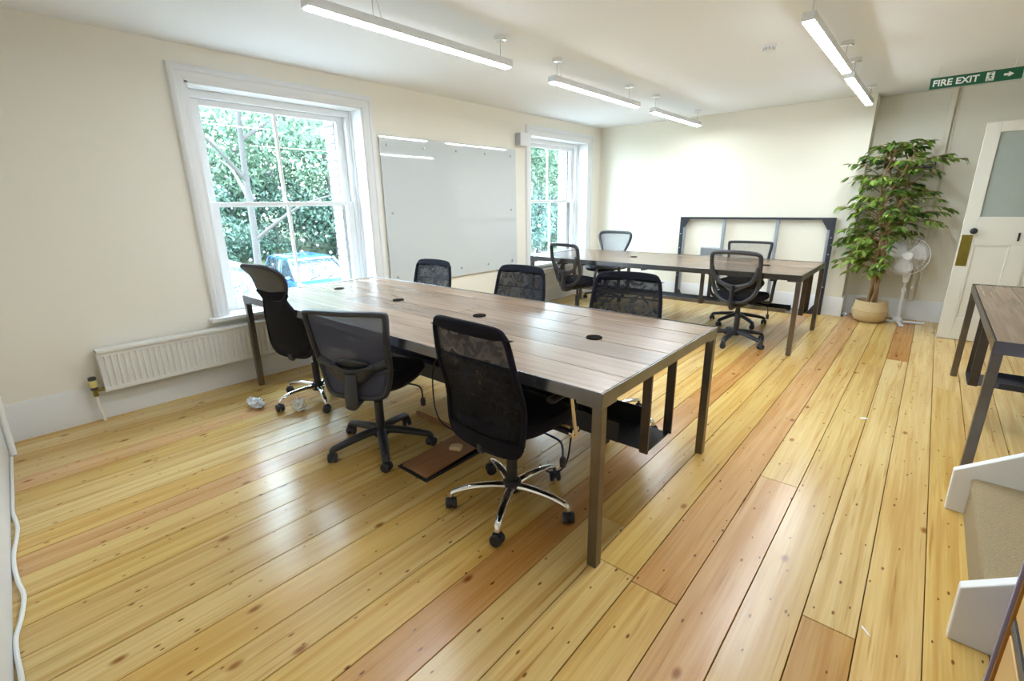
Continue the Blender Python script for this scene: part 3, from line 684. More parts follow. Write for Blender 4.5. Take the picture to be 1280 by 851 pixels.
def oval_back(loc, rz, off, label, group=None, zs=.455, kind='black', m='brownblack'):
    """task chair with hoop frame, U-shaped brace, spine and loop arms"""
    t = empty('task_chair', loc, math.radians(rz), label, 'chair', group); star_base(t, kind, off-rz); column(t, zs); lever(t, zs, 1)
    link('seat', cushion(.49, .47, .075, zs-.01, .03), 'fabric', t)
    bm_ = Back(-.205, .45, .14, .6, .03, .58)
    ol = crom(sym([(0, .445), (.08, .455), (.15, .495), (.19, .55), (.213, .63), (.222, .76), (.222, .88), (.205, .915), (.15, .928), (0, .935)]), 5)
    link('back_frame', ring_tube(ol, bm_, .020, (1, 1)), m, t)
    link('back_mesh', fill(ol, bm_, 6), 'mesh_open', t)
    br = crom([(-.216, .80), (-.19, .71), (-.13, .635), (0, .60), (.13, .635), (.19, .71), (.216, .80)], 5, False)
    link('back_brace', MB().tube([bm_(u, z, -.016) for u, z in br], .021, 10, squash=(.8, 1), up=(0, 1, 0)), m, t)
    link('spine', MB().tube(crom([bm_(0, .62, -.03), bm_(0, .54, -.045), bm_(0, .44, -.05), (0, -.20, zs-.05), (0, -.08, zs-.04)], 4, False), .038, 10, squash=(.45, 1)), m, t)
    for s_ in (-1, 1):
        link('spine_wing', MB().tube(crom([bm_(s_*.02, .56, -.03), bm_(s_*.07, .595, -.02), bm_(s_*.10, .615, -.016)], 4, False), .014, 8), m, t)
        lp = crom([(s_*.20, .06, zs-.02), (s_*.27, .04, zs-.01), (s_*.295, -.02, zs+.07), (s_*.295, .02, .655), (s_*.29, .09, .668)], 6, False)
        a = link('arm_loop', MB().tube(lp, .015, 10), m, t)
        link('armrest', MB().tube([(s_*.29, -.06, .675), (s_*.29, .02, .68), (s_*.28, .12, .68), (s_*.27, .17, .672)], [.024, .03, .03, .022], 10, squash=(.45, 1), up=(0, 0, 1)), 'black', t)
    return t
oval_back((-3.20, 4.92, 0), -12, 15, 'black hoop-backed armchair on castors at the window end of the far table')
oval_back((-1.345, 5.03, 0), -3, 265, 'black hoop-backed armchair on castors at the aisle end of the far table', kind='grey')

def wide_back(loc, rz, label):
    t = empty('ergonomic_chair', loc, math.radians(rz), label, 'chair'); star_base(t, 'grey', 18); zs = .46; column(t, zs)
    link('seat', cushion(.52, .45, .05, zs-.005, .03), 'mesh_solid', t)
    link('seat_rim', MB().tube([(.25*math.copysign(abs(math.cos(a))**.6, math.cos(a)), .03+.22*math.copysign(abs(math.sin(a))**.6, math.sin(a)), zs+.03) for a in np.linspace(0, 2*PI, 32, endpoint=False)], .016, 8, closed=True), 'black', t)
    bm_ = Back(-.21, .45, .16, .5, .03, .62)
    ol = crom(sym([(0, .53), (.13, .535), (.165, .60), (.185, .70), (.222, .80), (.252, .88), (.255, .935), (.22, .965), (.12, .972), (0, .972)]), 5)
    link('back_frame', ring_tube(ol, bm_, .022, (.8, 1.0)), 'greyblack', t)
    link('back_mesh', fill(ol, bm_, 6), 'mesh_light', t)
    link('lumbar_bar', MB().tube([bm_(u, .62, -.03) for u in np.linspace(-.17, .17, 9)], .018, 8), 'black', t)
    link('spine', MB().tube(crom([bm_(0, .62, -.05), bm_(0, .48, -.05), (0, -.12, zs-.05)], 4, False), .03, 10), 'black', t)
    for s_ in (-1, 1):
        link('arm_post', MB().tube(crom([(s_*.10, -.18, zs-.02), (s_*.26, -.2, zs+.03), (s_*.29, -.14, .62), (s_*.29, -.02, .65)], 5, False), .016, 10), 'black', t)
        link('armrest', MB().tube([(s_*.29, -.12, .665), (s_*.29, .02, .67), (s_*.285, .12, .665)], [.034, .042, .03], 10, squash=(.4, 1), up=(0, 0, 1)), 'black', t)
    return t
wide_back((-3.57, 6.24, 0), 182, 'ergonomic chair with wide rounded pale mesh back behind the far table')

def headrest_chair(loc, rz, off, label):
    t = empty('headrest_chair', loc, math.radians(rz), label, 'chair'); star_base(t, 'chrome', off-rz); zs = .47; column(t, zs); lever(t, zs, 1)
    link('seat', cushion(.49, .47, .08, zs-.01, .03), 'fabric', t)
    bm0 = Back(-.20, .45, .16, .6, .02, .6)
    def bm_(u, z, off=0):
        p = bm0(u, z, off); k = max(0, z-.93); return (p[0], p[1]-6.0*k*k, p[2])
    ol = crom(sym([(0, .395), (.12, .40), (.185, .43), (.215, .50), (.215, .58), (.19, .66), (.135, .75), (.105, .81), (.115, .86)]), 5)
    ol = [(u, min(z, .855)) for u, z in ol]
    link('back_panel', fill(ol, bm_, 6), 'mesh_solid', t, solid=.012)
    link('back_frame', ring_tube(ol, bm_, .012), 'fabric', t)
    hd = crom(sym([(0, .815), (.07, .82), (.115, .85), (.142, .90), (.150, .97), (.140, 1.02), (.10, 1.045), (0, 1.05)]), 5)
    link('headrest', fill(hd, bm_, 6, -.004), 'head_grey', t, solid=.016)
    link('headrest_rim', ring_tube(hd, bm_, .014), 'black', t)
    link('headrest_cover', fill(crom(sym([(0, .81), (.08, .815), (.12, .85), (.135, .875), (.0, .865)]), 4), bm_, 4, -.01), 'fabric', t, solid=.02)
    link('back_post', MB().tube(crom([bm_(0, .41, .004), bm_(0, .375, .0), (0, -.15, zs-.06), (0, -.05, zs-.045)], 5, False), .03, 12, squash=(1, .55)), 'black', t)
    return t
headrest_chair((-3.31, 1.56, 0), 14, 270, 'tall black chair with taupe curved headrest and chrome base by the near window')

# ------------------------------------------------------------------ steel frame leaning on the back wall
t = empty('steel_frame', (-1.83, 6.935, 0), label='dark upright steel table frame with gusset corners leaning on the back wall', cat='frame')
t.rotation_euler = (math.radians(-1.0), 0, 0)
hw, hh, s_ = .945, 1.185, .045
for nm, a, c in (('top_bar', (-hw, -s_/2, hh-.028), (hw, s_/2, hh)), ('bottom_bar', (-hw+.012, -s_/2, .0), (hw-.012, s_/2, s_))):
    link(nm, MB().box(a, c), 'darksteel', t, bevel=.003)
for sx_ in (-1, 1):
    link('upright', MB().box((sx_*hw-(s_ if sx_ > 0 else 0), -s_/2, .001), (sx_*hw+(s_ if sx_ < 0 else 0), s_/2, hh-.001)), 'darksteel', t, bevel=.003)
    link('inner_angle', MB().box((sx_*(hw-s_)-(.028 if sx_ > 0 else 0), -s_/2+.006, s_), (sx_*(hw-s_)+(.028 if sx_ < 0 else 0), s_/2, hh-s_)), 'grey_steel', t, bevel=.002)
    xx = sx_*(hw-s_/2)
    for zz, d in ((hh-.012, -1), (s_*.3, 1)):
        link('gusset', MB().prism([(xx, zz), (xx-sx_*.13, zz), (xx-sx_*.05, zz+d*.13), (xx, zz+d*.13)], 'y', -s_/2-.006, -s_/2), 'darksteel', t)
    for zz in (.35, .75, .95): link('bolt', MB().lathe([(.009, 0), (.009, .004), (.005, .007)], 8, Matrix.Rotation(PI/2, 4, 'X')), 'grey_steel', t, loc=(sx_*(hw-.022), -s_/2, zz))
for xx in (-.34, .32): link('cross_bar', MB().box((xx-.018, -.012, s_), (xx+.018, .022, hh-s_+.02)), 'grey_steel', t, bevel=.002)
# grey wall box behind the frame
t = empty('wall_box', (-2.33, YF, .62), label='grey metal wall box behind the leaning steel frame', cat='wall box')
link('box_body', MB().box((-.13, -.05, 0), (.15, 0, .15)), 'grey', t, bevel=.004); link('box_lid', MB().box((-.12, -.056, .01), (.14, -.05, .14)), 'grey_steel', t, bevel=.003)

# ------------------------------------------------------------------ potted ficus
PX, PY = -.395, 6.90
t = empty('potted_ficus', (PX, PY, 0), label='tall leafy ficus tree in a woven seagrass basket', cat='plant')
link('basket', MB().lathe([(.10, .0), (.145, .02), (.168, .07), (.178, .13), (.172, .165), (.160, .20), (.156, .245), (.150, .25), (.146, .20), (.14, .19)], 40), 'basket', t)
link('basket_band', MB().lathe([(.171, .128), (.1795, .132), (.1795, .14), (.172, .147)], 40), 'basket_low', t)
link('soil', MB().lathe([(.02, .18), (.148, .185), (.148, .2), (.05, .215)], 30), 'soil', t)
tips = []
for k in range(4):
    a0 = k*PI/2; pts = []
    for i in range(9):
        z = .19+i*.21; a = a0+i*.75; r = .035+.012*i*(i > 4)
        pts.append((r*math.cos(a)+.00*z, r*math.sin(a), z))
    pts = crom(pts, 4, False); link('stem', MB().tube(pts, [.019-.012*i/len(pts) for i in range(len(pts))], 8), 'bark', t); tips += pts[8:]
bt = MB()
leafpos = []
def frand(a, b): return random.uniform(a, b)
for k in range(190):
    p = Vector(random.choice(tips)); z = frand(.52, 1.95); p.z = z
    base = min(tips, key=lambda q: abs(q[2]-z)+random.random()*.02); p = Vector(base)
    an = frand(0, 2*PI); ln = frand(.18, .52)*(1.0 if z > .7 else .7)*(.55 if z > 1.75 else 1)
    d = Vector((math.cos(an)*(1.0 if math.cos(an) > 0 else 1.2), math.sin(an)*.62, frand(.1, .7) if z > 1.0 else frand(-.1, .4))).normalized()
    if p.y+PY+d.y*ln > 6.97 and p.x+PX+d.x*ln < -.62: d.y = -abs(d.y)*.3
    if PX+p.x+d.x*ln > -.25 and p.z+d.z*ln < 1.02: continue
    e_ = p+d*ln+Vector((0, 0, -.10*ln)); m_ = p+d*ln*.55+Vector((0, 0, .03))
    cv = crom([p, m_, e_], 5, False); bt.tube(cv, [.005-.0035*i/len(cv) for i in range(len(cv))], 5)
    for q in range(int(7+ln*20)):
        f = frand(.3, 1.0); i = min(len(cv)-2, int(f*(len(cv)-1))); pos = Vector(cv[i]); td = (Vector(cv[i+1])-pos).normalized()
        sd = td.cross(Vector((0, 0, 1))).normalized()*random.choice((-1, 1))
        dr_ = (td*frand(.3, 1)+sd*frand(.3, 1)+Vector((0, 0, frand(-.75, .05)))).normalized(); leafpos.append((pos, dr_))
link('twigs', bt, 'bark', t)
def leaf_verts(sz):
    return [(0, 0, 0), (.30*sz, .17*sz, .03*sz), (.62*sz, .17*sz, .0), (1.0*sz, 0, -.10*sz), (.62*sz, -.17*sz, .0), (.30*sz, -.17*sz, .03*sz), (.32*sz, 0, -.01*sz), (.64*sz, 0, -.045*sz)]
LF = [(0, 6, 1), (0, 5, 6), (1, 6, 7, 2), (6, 5, 4, 7), (2, 7, 3), (7, 4, 3)]
lmesh = MB().add(leaf_verts(.092), LF).mesh('leaf', True, fix=False); lmesh.materials.append(M['leaf'])
random.shuffle(leafpos); rest = MB(); cnt = 0
for pos, d in leafpos:
    wy = PY+pos.y+d.y*.1; wx = PX+pos.x+d.x*.1
    if (wx < -.66 and wy > 6.955) or wy > 7.24 or (wx > -.24 and pos.z < .98): continue
    q = d.to_track_quat('X', 'Z').to_matrix().to_4x4() @ Matrix.Rotation(frand(-.7, .7), 4, 'X'); s1 = frand(.75, 1.25)
    mt = Matrix.Translation(pos) @ q @ Matrix.Scale(s1, 4)
    if cnt < 300:
        o = bpy.data.objects.new('leaf', lmesh); C.objects.link(o); o.parent = t; o.matrix_local = mt
    else: rest.add([mt @ Vector(v) for v in leaf_verts(.092)], LF)
    cnt += 1
me = rest.mesh('foliage', True, fix=False); o = link('foliage', me, 'leaf', t); o['kind'] = 'stuff'

# ------------------------------------------------------------------ pedestal fan
t = empty('pedestal_fan', (-.13, 7.02, 0), label='white pedestal fan with round wire guard beside the potted ficus', cat='fan')
for k in range(4):
    a = math.radians(12)+k*PI/2
    link('foot', MB().box((.0, -.02, .002), (.25, .02, .022)), 'fanwhite', t, rot=(0, 0, a), bevel=.004)
link('base_collar', MB().lathe([(.045, .02), (.05, .03), (.03, .06), (.02, .07)], 24), 'fanwhite', t)
link('pole', MB().tube([(0, 0, .05), (0, 0, .38)], .013, 14).tube([(0, 0, .36), (0, 0, .56)], .010, 14), 'fanwhite', t)
link('height_collar', MB().lathe([(.016, .36), (.022, .365), (.022, .40), (.014, .41)], 20), 'fanwhite', t)
link('control_box', MB().rings([[(u, v-.01, z) for u, v in rrect(-.032*f, -.03*f, .032*f, .03*f, .012*f)] for z, f in ((.47, .6), (.49, .9), (.56, 1.1), (.60, 1.0))]), 'fanwhite', t)
hc = Vector((-.035, -.06, .77)); hd_ = empty('fan_head', hc); hd_.parent = t; hd_.rotation_euler = (math.radians(82), 0, math.radians(8))
link('motor', MB().lathe([(.03, -.12), (.055, -.11), (.062, -.06), (.058, -.03), (.03, -.02)], 24), 'fanwhite', hd_)
g = MB(); RG = .205
for r_, z_ in ((RG, .0), (RG, .018), (.16, .045), (.11, .062), (.06, .07), (.17, -.022), (.10, -.03)):
    g.tube([(r_*math.cos(a), r_*math.sin(a), z_) for a in np.linspace(0, 2*PI, 40, endpoint=False)], .0035 if r_ == RG else .0018, 6, closed=True)
for k in range(36):
    a = 2*PI*k/36; c_, s2 = math.cos(a), math.sin(a)
    g.tube([(r_*c_, r_*s2, z_) for r_, z_ in ((.045, .072), (.11, .063), (.16, .046), (RG, .018))], .0013, 4)
    g.tube([(r_*c_, r_*s2, z_) for r_, z_ in ((.04, -.03), (.12, -.03), (.17, -.023), (RG, .0))], .0013, 4)
link('guard', g, 'fanwhite', hd_)
link('guard_badge', MB().lathe([(.046, .068), (.048, .072), (.044, .078), (.02, .080)], 28), 'fanwhite', hd_)
for k in range(3):
    bl = MB(); lo_ = crom([(.03, -.025), (.08, -.088), (.15, -.10), (.188, -.03), (.175, .06), (.10, .075), (.03, .025)], 4)
    bl = fill(lo_, lambda u, v, off=0: (u, v, .01+v*.28), 3)
    link('blade', bl, 'fanwhite', hd_, rot=(0, 0, math.radians(28+120*k)), solid=.003)
link('pull_cord', MB().tube([(.06, .03, .56), (.075, .04, .48), (.07, .04, .43)], .003, 6).lathe([(.004, -.03), (.012, -.02), (.012, 0), (.004, .01)], 10, Matrix.Translation((.07, .04, .42))), 'fanwhite', t)
# small wall shelf with devices behind the ficus
t = empty('wall_shelf', (-.20, YR, 1.69), label='small cream wall shelf behind the ficus foliage', cat='shelf')
link('shelf_board', MB().box((-.28, -.17, -.02), (.115, 0, 0)), 'door', t, bevel=.002); link('shelf_batten', MB().box((-.26, -.02, -.06), (.1, 0, -.02)), 'door', t, bevel=.002)
t = empty('router_box', (-.20, YR-.09, 1.691), label='grey network box lying on the small wall shelf', cat='router')
link('router_case', MB().box((-.17, -.06, 0), (.1, .06, .045)), 'grey', t, bevel=.005); link('router_front', MB().box((-.16, -.063, .006), (.09, -.06, .038)), 'dark', t)
t = empty('switch_box', (-.20, YR-.09, 1.737), label='dark network box stacked on the grey one on the wall shelf', cat='router')
link('switch_case', MB().box((-.15, -.055, 0), (.11, .055, .035)), 'dark', t, bevel=.004); link('switch_front', MB().box((-.14, -.058, .006), (.1, -.055, .03)), 'grey', t)

# ------------------------------------------------------------------ stairs, right foreground
t = empty('carpeted_stairs', (.265, 2.32, 0), label='white-stringed stairs with sisal-carpeted treads beside the pine cupboard', cat='stairs')
def S(name, b, m, bev=0):
    me = b.mesh(name, smooth=(bev == 0)); me.transform(Matrix.Translation((-.265, -2.32, 0))); return link(name, me, m, t, bevel=bev)
rise, going, ST = .185, .24, 4
zz = lambda x_: .205+max(0, x_-.30)*.78
prof = [(.265, 0), (.262, .205), (.36, .205+.075), (.36+.85, .205+.075+.66), (.36+.85, 0)]
S('stringer', MB().prism([(.265, 0), (.262, .20), (.46, .345), (1.2, .345+.55), (1.2, 0)], 'y', 2.76, 2.80), 'white', .004)
S('stringer', MB().prism([(.265, 0), (.262, .20), (.46, .345), (1.2, .345+.55), (1.2, 0)], 'y', 1.86, 1.90), 'white', .004)
for k in range(3):
    xa = .325+k*going; z1 = .185+k*rise
    S('tread_carpet', MB().prism([(xa-.0, z1-.02), (xa+.004, z1-.005), (xa+.02, z1), (xa+going+.02, z1), (xa+going+.02, z1-.03), (xa+.012, z1-.03)], 'y', 1.90, 2.76), 'carpet')
    S('riser_carpet', MB().box((xa+.006, 1.90, z1-rise+.001), (xa+.02, 2.76, z1-.02)), 'carpet')
S('stair_end', MB().box((1.1, 1.9, 0), (1.2, 2.76, .55)), 'white')
# pine cupboard at the frame edge
t = empty('pine_cupboard', (.34, 1.2, 0), label='varnished pine cupboard with brown edge bead standing in front of the stairs', cat='cupboard')
link('cupboard_body', MB().box((.006, -.62, 0), (.42, .435, .80)), 'pine', t, bevel=.003)
link('edge_bead', MB().box((-.004, .427, 0), (.012, .435, .80)), 'bead', t, bevel=.003)
link('back_board', MB().box((-.012, .436, 0), (.42, .446, .80)), 'purple', t, bevel=.002)
link('rail_strip', MB().box((-.002, -.62, .295), (.008, .412, .325)), 'dark', t, bevel=.001)
link('door_leaf', MB().box((-.001, -.58, .34), (.007, .405, .77)), 'pine', t, bevel=.002); link('door_leaf', MB().box((-.001, -.58, .03), (.007, .405, .28)), 'pine', t, bevel=.002)

# ------------------------------------------------------------------ floor hatch and clutter
t = empty('floor_hatch', (-1.91, 1.545, 0), label='dark-framed mahogany floor hatch with lifted panel under the near table', cat='hatch')
for a, c in (((-.125, -.20), (.125, -.182)), ((-.125, .25), (.125, .268)), ((-.125, -.182), (-.108, .25)), ((.108, -.182), (.125, .25))):
    link('hatch_frame', MB().box((a[0], a[1], 0), (c[0], c[1], .006)), 'darksteel', t)
link('hatch_well', MB().box((-.108, -.182, .0005), (.108, .25, .002)), 'hole', t)
pn = link('hatch_panel', MB().box((-.104, -.18, -.0), (.104, .24, .012)), 'hatchwood', t, loc=(0, 0, .006), bevel=.002); pn.rotation_euler = (0, math.radians(0), 0); pn.rotation_euler = (math.radians(3.2), 0, 0); pn.location = (0, 0, .013)
b = MB().prism([(-.035, 0), (.035, 0), (.035, .022), (.01, .028), (-.035, .018)], 'y', -.02, .02); o = link('wood_block', b, 'blockwood', loc=(-1.885, 1.65, .032), rot=(.05, 0, math.radians(25)), bevel=.002); tag(o, 'pale offcut wood block resting on the mahogany hatch panel', 'wood block')
t = empty('floor_plug', (-1.86, 1.82, 0), label='small red and black plug lying behind the mahogany hatch', cat='plug')
link('plug_body', MB().box((-.03, -.025, 0), (.03, .025, .035)), 'red', t, bevel=.006); link('plug_lead', MB().tube(crom([(.03, 0, .015), (.08, .02, .01), (.14, -.01, .006), (.2, .04, .006)], 5, False), .005, 8), 'bcable', t)
link('plug_face', MB().box((-.036, -.02, .005), (-.03, .02, .03)), 'black', t)
t = empty('floor_box', (-2.30, 1.98, 0), label='low wood-covered floor box with dark rim below the near table cable tray', cat='floor box')
link('box_rim', MB().box((-.2, -.14, 0), (.2, .14, .03)), 'hatchwood', t, bevel=.003); link('box_lid', MB().box((-.19, -.13, .03), (.19, .13, .038)), 'pine', t, bevel=.003)
def crumple(name, loc, sx_, sy_, sz_, m, label, cat, seed):
    rg = random.Random(seed); bm = bmesh.new(); bmesh.ops.create_icosphere(bm, subdivisions=3, radius=1)
    for v in bm.verts:
        k = 1+rg.uniform(-.28, .22); v.co = Vector((v.co.x*sx_*k, v.co.y*sy_*k, max(0, (v.co.z*.5+.42))*sz_*k*1.1))
    me = bpy.data.meshes.new(name); bm.to_mesh(me); bm.free(); o = link(name, me, m, loc=loc); return tag(o, label, cat)
crumple('plastic_wrapper', (-3.55, 1.19, 0), .10, .05, .055, 'plastic', 'crumpled clear plastic wrapper on floor beside the headrest chair castors', 'wrapper', 1)
crumple('tissue', (-3.22, 1.36, 0), .055, .04, .085, 'paper', 'crumpled white tissue under the headrest chair', 'tissue', 4)
for i, (x_, y_, a_, lab, w_) in enumerate([(-.129, 3.684, .5, 'torn white paper scrap on the open boards of the aisle', .05), (.06, 1.72, 2.2, 'thin white sliver of paper on the boards by the stairs', .045), (-1.62, 1.93, .3, 'small white paper tag lying behind the chrome chair base', .05)]):
    o = link('paper_scrap', MB().prism([(-w_/2, -.012*(1-.7*(i == 1))), (w_/2, -.006*(1-.7*(i == 1))), (w_/3, .014*(1-.7*(i == 1))), (-w_/3, .010*(1-.7*(i == 1)))], 'z', .0005, .002), 'paper', loc=(x_, y_, 0), rot=(0, 0, a_)); tag(o, lab, 'paper')
# cables hanging from the near table tray
def cable(pts, label, r=.0045): tag(link('hanging_cable', MB().tube(crom(pts, 6, False), r, 7), 'bcable'), label, 'cable')
cable([(-2.30, 1.93, .31), (-2.27, 1.865, .45), (-2.22, 1.78, .36), (-2.12, 1.72, .15), (-2.0, 1.76, .06), (-1.92, 1.84, .01)], 'thin black cable drooping from the tray toward the hatch')
cable([(-2.45, 2.05, .312), (-2.38, 1.92, .50), (-2.24, 1.86, .53), (-2.05, 1.92, .48), (-1.72, 2.04, .312)], 'black cable arching over the edge of the near table tray')
cable([(-1.20, 1.93, .312), (-1.19, 1.865, .45), (-1.18, 1.80, .34), (-1.20, 1.78, .14), (-1.30, 1.80, .03), (-1.42, 1.85, .01)], 'black cable dangling near the chrome chair base to the floor')
# power strip in the tray
t = empty('power_strip', (-2.05, 1.98, .305), label='black power strip lying in the near table cable tray', cat='power strip')
link('strip_body', MB().box((-.22, -.03, 0), (.22, .03, .04)), 'black', t, bevel=.005)
for k in range(4): link('socket_face', MB().box((-.18+k*.1, -.022, .04), (-.12+k*.1, .022, .043)), 'dark', t)

# ------------------------------------------------------------------ outside
GZ = -1.5
v = []; f = []
xs_ = [XOUT, -8, -12, -16.5, -18, -20, -24, -34]; zs_ = [GZ, GZ, GZ, GZ+.2, GZ+.9, GZ+1.8, GZ+3.2, GZ+5.5]; ys_ = list(np.linspace(-12, 48, 31))
for xx, z_ in zip(xs_, zs_):
    for yy in ys_: v.append((xx, yy, z_+(random.uniform(-.15, .15) if z_ > GZ else 0)))
n = len(ys_)
for i in range(len(xs_)-1):
    for j in range(n-1): f.append((i*n+j, i*n+j+1, (i+1)*n+j+1, (i+1)*n+j))
o = link('ground_outside', MB().add(v, f), 'ground'); struct(o); o.data.materials.append(M['bank'])
for p in o.data.polygons:
    if sum(o.data.vertices[i].co.x for i in p.vertices)/4 < -15: p.material_index = 1
def leaf_cloud(blobs, n, size, m, name, parent, flat=.5):
    """scatter of small folded leaves in the outer shell of ellipsoids"""
    P = []; wts = np.array([b_[3]*b_[4]*b_[5] for b_ in blobs])**.67; wts /= wts.sum()
    idx = RNG.choice(len(blobs), n, p=wts); bl = np.array(blobs)[idx]
    d = RNG.normal(size=(n, 3)); d /= np.linalg.norm(d, axis=1)[:, None]; r = RNG.uniform(.25, 1, n)**.45
    c = bl[:, :3]+d*r[:, None]*bl[:, 3:6]
    a = RNG.normal(size=(n, 3)); a[:, 2] -= .3; a /= np.linalg.norm(a, axis=1)[:, None]
    q = np.cross(a, RNG.normal(size=(n, 3))); q /= np.linalg.norm(q, axis=1)[:, None]
    s = size*RNG.uniform(.6, 1.3, n)[:, None]; nn_ = np.cross(a, q)
    V = np.stack([c-a*s*.5, c+q*s*.24+nn_*s*.06, c+a*s*.5, c-q*s*.24+nn_*s*.06], 1).reshape(-1, 3)
    me = bpy.data.meshes.new(name); F = np.arange(4*n).reshape(-1, 4)
    T = np.concatenate([F[:, [0, 1, 2]], F[:, [0, 2, 3]]]); me.from_pydata(V.tolist(), [], T.tolist())
    o = link(name, me, m, parent); o['kind'] = 'stuff'; return o
def outdoor_tree(loc, h, lean, blobs, n, size, m, label, trunk_r=.13, branches=5):
    t = empty('tree', loc, label=label, cat='tree', group='trees outside the windows'); 
    tr = crom([(0, 0, -.1), (lean*.25, .05, h*.35), (lean*.6, -.05, h*.7), (lean, 0, h)], 5, False)
    link('trunk', MB().tube(tr, [trunk_r*(1-.7*i/len(tr)) for i in range(len(tr))], 10), 'treebark', t)
    for k in range(branches):
        p = Vector(tr[int(len(tr)*(.35+.5*k/branches))]); a = k*2.4+.6; L_ = h*.38
        e_ = p+Vector((math.cos(a)*L_, math.sin(a)*L_, L_*.45)); mm = (p+e_)/2+Vector((0, 0, .2))
        cv = crom([p, mm, e_], 5, False); link('branch', MB().tube(cv, [trunk_r*.45*(1-.75*i/len(cv)) for i in range(len(cv))], 7), 'treebark', t)
    leaf_cloud(blobs, n, size, m, 'foliage', t); return t
def blobs(cx, cy, cz, R_, k, rr):
    out = []
    for _ in range(k):
        d = RNG.normal(size=3); d /= np.linalg.norm(d); out.append((cx+d[0]*R_[0]*.6, cy+d[1]*R_[1]*.6, cz+d[2]*R_[2]*.6, rr*RNG.uniform(.8, 1.2), rr*RNG.uniform(.8, 1.2), rr*RNG.uniform(.6, .9)))
    return out
TREES = [((-12.4, 4.65, GZ), 6.2, 1.0, (.2, .8, 5.6), 'slim tree with forked grey trunk outside the near window', .10),
         ((-17.0, 9.6, GZ+.4), 7.5, -.8, (0, -.6, 6.0), 'leaning tree with sweeping branch beyond the blue car', .15),
         ((-19.5, 5.6, GZ+1.2), 7.2, .3, (0, .6, 4.2), 'bushy tree on the bank behind the silver car', .14),
         ((-20.5, 12.5, GZ+1.5), 7.3, -.3, (0, 0, 6.0), 'spreading tree on the bank between the two window views', .16),
         ((-15.5, 20.0, GZ+.2), 7.0, .4, (0, 0, 5.6), 'broad tree whose crown fills the far window top', .14),
         ((-18.5, 25.5, GZ+1), 7.6, -.2, (0, 0, 6.0), 'tall tree on the bank behind the far window bushes', .15)]
for i, (loc, h, ln, cc, lab, tr_) in enumerate(TREES):
    outdoor_tree(loc, h, ln, blobs(ln+cc[0], cc[1], cc[2], (2.2, 2.8, 2.0), 16, 1.1) if i == 0 else blobs(ln+cc[0], cc[1], cc[2]-.4, (2.8, 3.4, 2.8), 24, 1.3), 3600 if i == 0 else 9000, .15 if i == 0 else .20, 'treeleaf', lab, tr_)
BUSH = [(-17.6, 5.2, 'rholeaf'), (-18.4, 7.8, 'rholeaf'), (-18.0, 10.2, 'rholeaf'), (-18.4, 12.6, 'rholeaf'), (-17.4, 16.0, 'rholeaf'), (-15.8, 18.8, 'paleleaf'), (-16.4, 22.0, 'rholeaf'), (-17.0, 25.0, 'paleleaf'), (-10.6, 3.35, 'paleleaf')]
BL = ['rhododendron behind the silver car with pink blooms', 'rhododendron on the bank straight above the blue car roof', 'rhododendron with pink blooms beyond the blue car bonnet', 'rhododendron seen beside the brick reveal of the near window', 'rhododendron between both window views', 'pale shrub seen through the far window behind the paper notice', 'dark rhododendron seen behind the glazing bar of the far window', 'pale shrub seen beside the brick reveal of the far window', 'pale blue-green shrub beside the silver car']
for (bx_, by_, mm), lab in zip(BUSH, BL):
    small = bx_ > -11; t = empty('shrub', (bx_, by_, GZ+(.0 if small else .2)), label=lab, cat='shrub', group='shrubs outside the windows')
    R_ = (.55, .6, .95) if small else (1.5, 1.8, 2.0); zc = 1.1 if small else 2.1
    link('stem', MB().tube([(0, 0, -.2), (.05, .02, zc*.6), (.0, .1, zc)], [.05, .035, .02], 7), 'treebark', t)
    leaf_cloud(blobs(0, 0, zc, R_, 12, .35 if small else .95), 1100 if small else 6500, .12 if small else .17, mm, 'foliage', t)
    if not small:
        fb = MB()
        for _ in range(70):
            d = RNG.normal(size=3); d /= np.linalg.norm(d); p = np.array((0, 0, zc))+d*np.array(R_)*1.08; s1 = RNG.uniform(.03, .06)
            fb.lathe([(.2*s1, -s1), (s1, -.2*s1), (.8*s1, .5*s1), (.2*s1, s1)], 6, Matrix.Translation(p))
        o = link('blossom', fb, 'flower', t); o['kind'] = 'stuff'
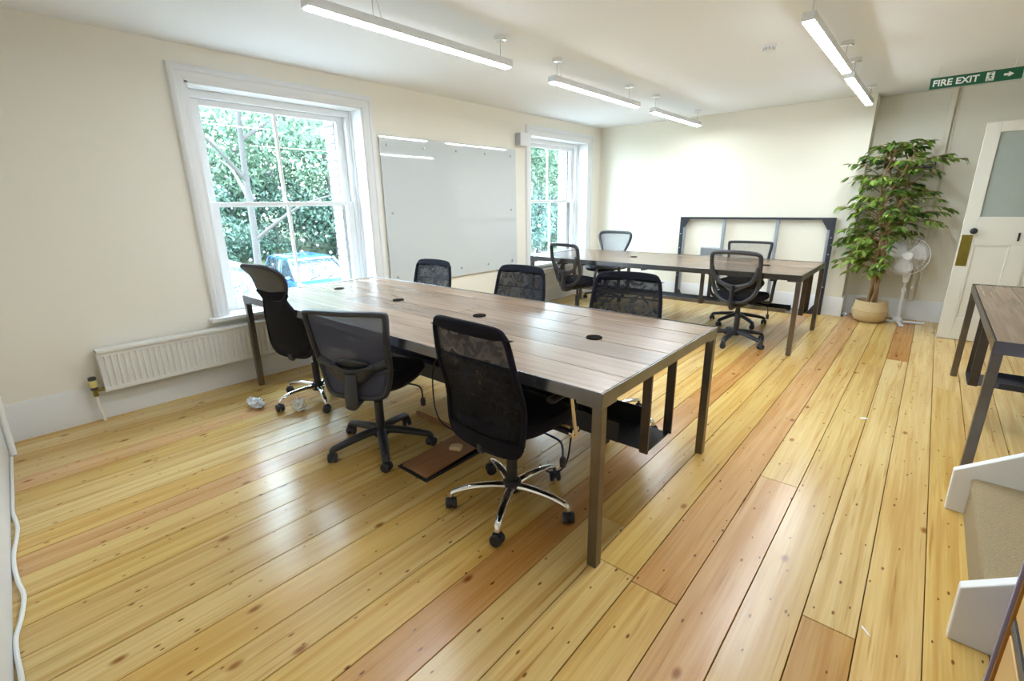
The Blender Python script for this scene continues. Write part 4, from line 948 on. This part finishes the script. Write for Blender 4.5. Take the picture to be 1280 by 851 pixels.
def car(loc, rz, paint, label):
    t = empty('car', loc, rz, label, 'car', 'parked cars')
    # x = forward. stations: x, half width, sill z, waist z
    def sect(x_, hw_, z0, z1, rr=.12, n=6):
        return [(x_, y_, z_) for y_, z_ in rrect(-hw_, z0, hw_, z1, min(rr, (z1-z0)/2.1), n)]
    body = [sect(-1.90, .62, .34, .72), sect(-1.82, .76, .24, .88), sect(-1.3, .83, .20, .93), sect(0, .85, .20, .93), sect(.9, .84, .20, .92), sect(1.45, .80, .22, .86), sect(1.80, .72, .26, .70), sect(1.92, .58, .34, .58)]
    link('body', MB().rings(body), paint, t)
    # cabin: loops at rising heights
    def loop(xr, xf, hw_, z): return [(x_, y_, z) for x_, y_ in rrect(xr, -hw_, xf, hw_, .16, 5)]
    link('glasshouse', MB().rings([loop(-1.78, 1.12, .80, .90), loop(-1.66, .62, .73, 1.20), loop(-1.55, .30, .66, 1.42)]), 'carglass', t)
    link('roof', MB().rings([loop(-1.58, .34, .665, 1.40), loop(-1.54, .28, .655, 1.45), loop(-1.40, .14, .56, 1.50), loop(-1.1, -.1, .35, 1.515)]), paint, t)
    for s1 in (-1, 1):
        for nm, pts in (('pillar', [(1.14, .775, .90), (.64, .725, 1.20), (.31, .655, 1.42)]), ('pillar', [(-.25, .815, .90), (-.28, .745, 1.20), (-.30, .675, 1.42)]), ('pillar', [(-1.60, .775, .90), (-1.52, .70, 1.20), (-1.46, .63, 1.42)])):
            link(nm, MB().tube([(x_, s1*y_, z_) for x_, y_, z_ in pts], .04, 8), paint, t)
        link('door_mirror', MB().rings([[(x_+.78, s1*(.86+o_), z_+.98) for x_, z_ in rrect(-.05, -.05, .05, .05, .03)] for o_ in (0, .12, .15)]), paint, t)
        link('headlamp', MB().lathe([(.09, 0), (.10, .02), (.06, .05)], 16, Matrix.Translation((1.72, s1*.55, .66)) @ Matrix.Rotation(PI/2, 4, 'Y')), 'plastic', t)
        for x_ in (-1.2, 1.2):
            link('wheel', MB().lathe([(.12, -.09), (.26, -.085), (.30, -.05), (.30, .05), (.26, .085), (.12, .09)], 24, Matrix.Translation((x_, s1*.76, .30)) @ Matrix.Rotation(PI/2, 4, 'X')), 'tyre', t)
    link('wiper', MB().tube([(1.10, -.4, .93), (.9, .1, 1.06)], .012, 6).tube([(1.10, .1, .93), (.9, .55, 1.06)], .012, 6), 'black', t)
    return t
car((-14.2, 6.9, GZ), math.radians(-5), 'carblue', 'blue hatchback parked outside the near window')
car((-14.4, 4.4, GZ), math.radians(-5), 'carsilver', 'silver hatchback parked beyond the blue one')
bpy.context.view_layer.update()
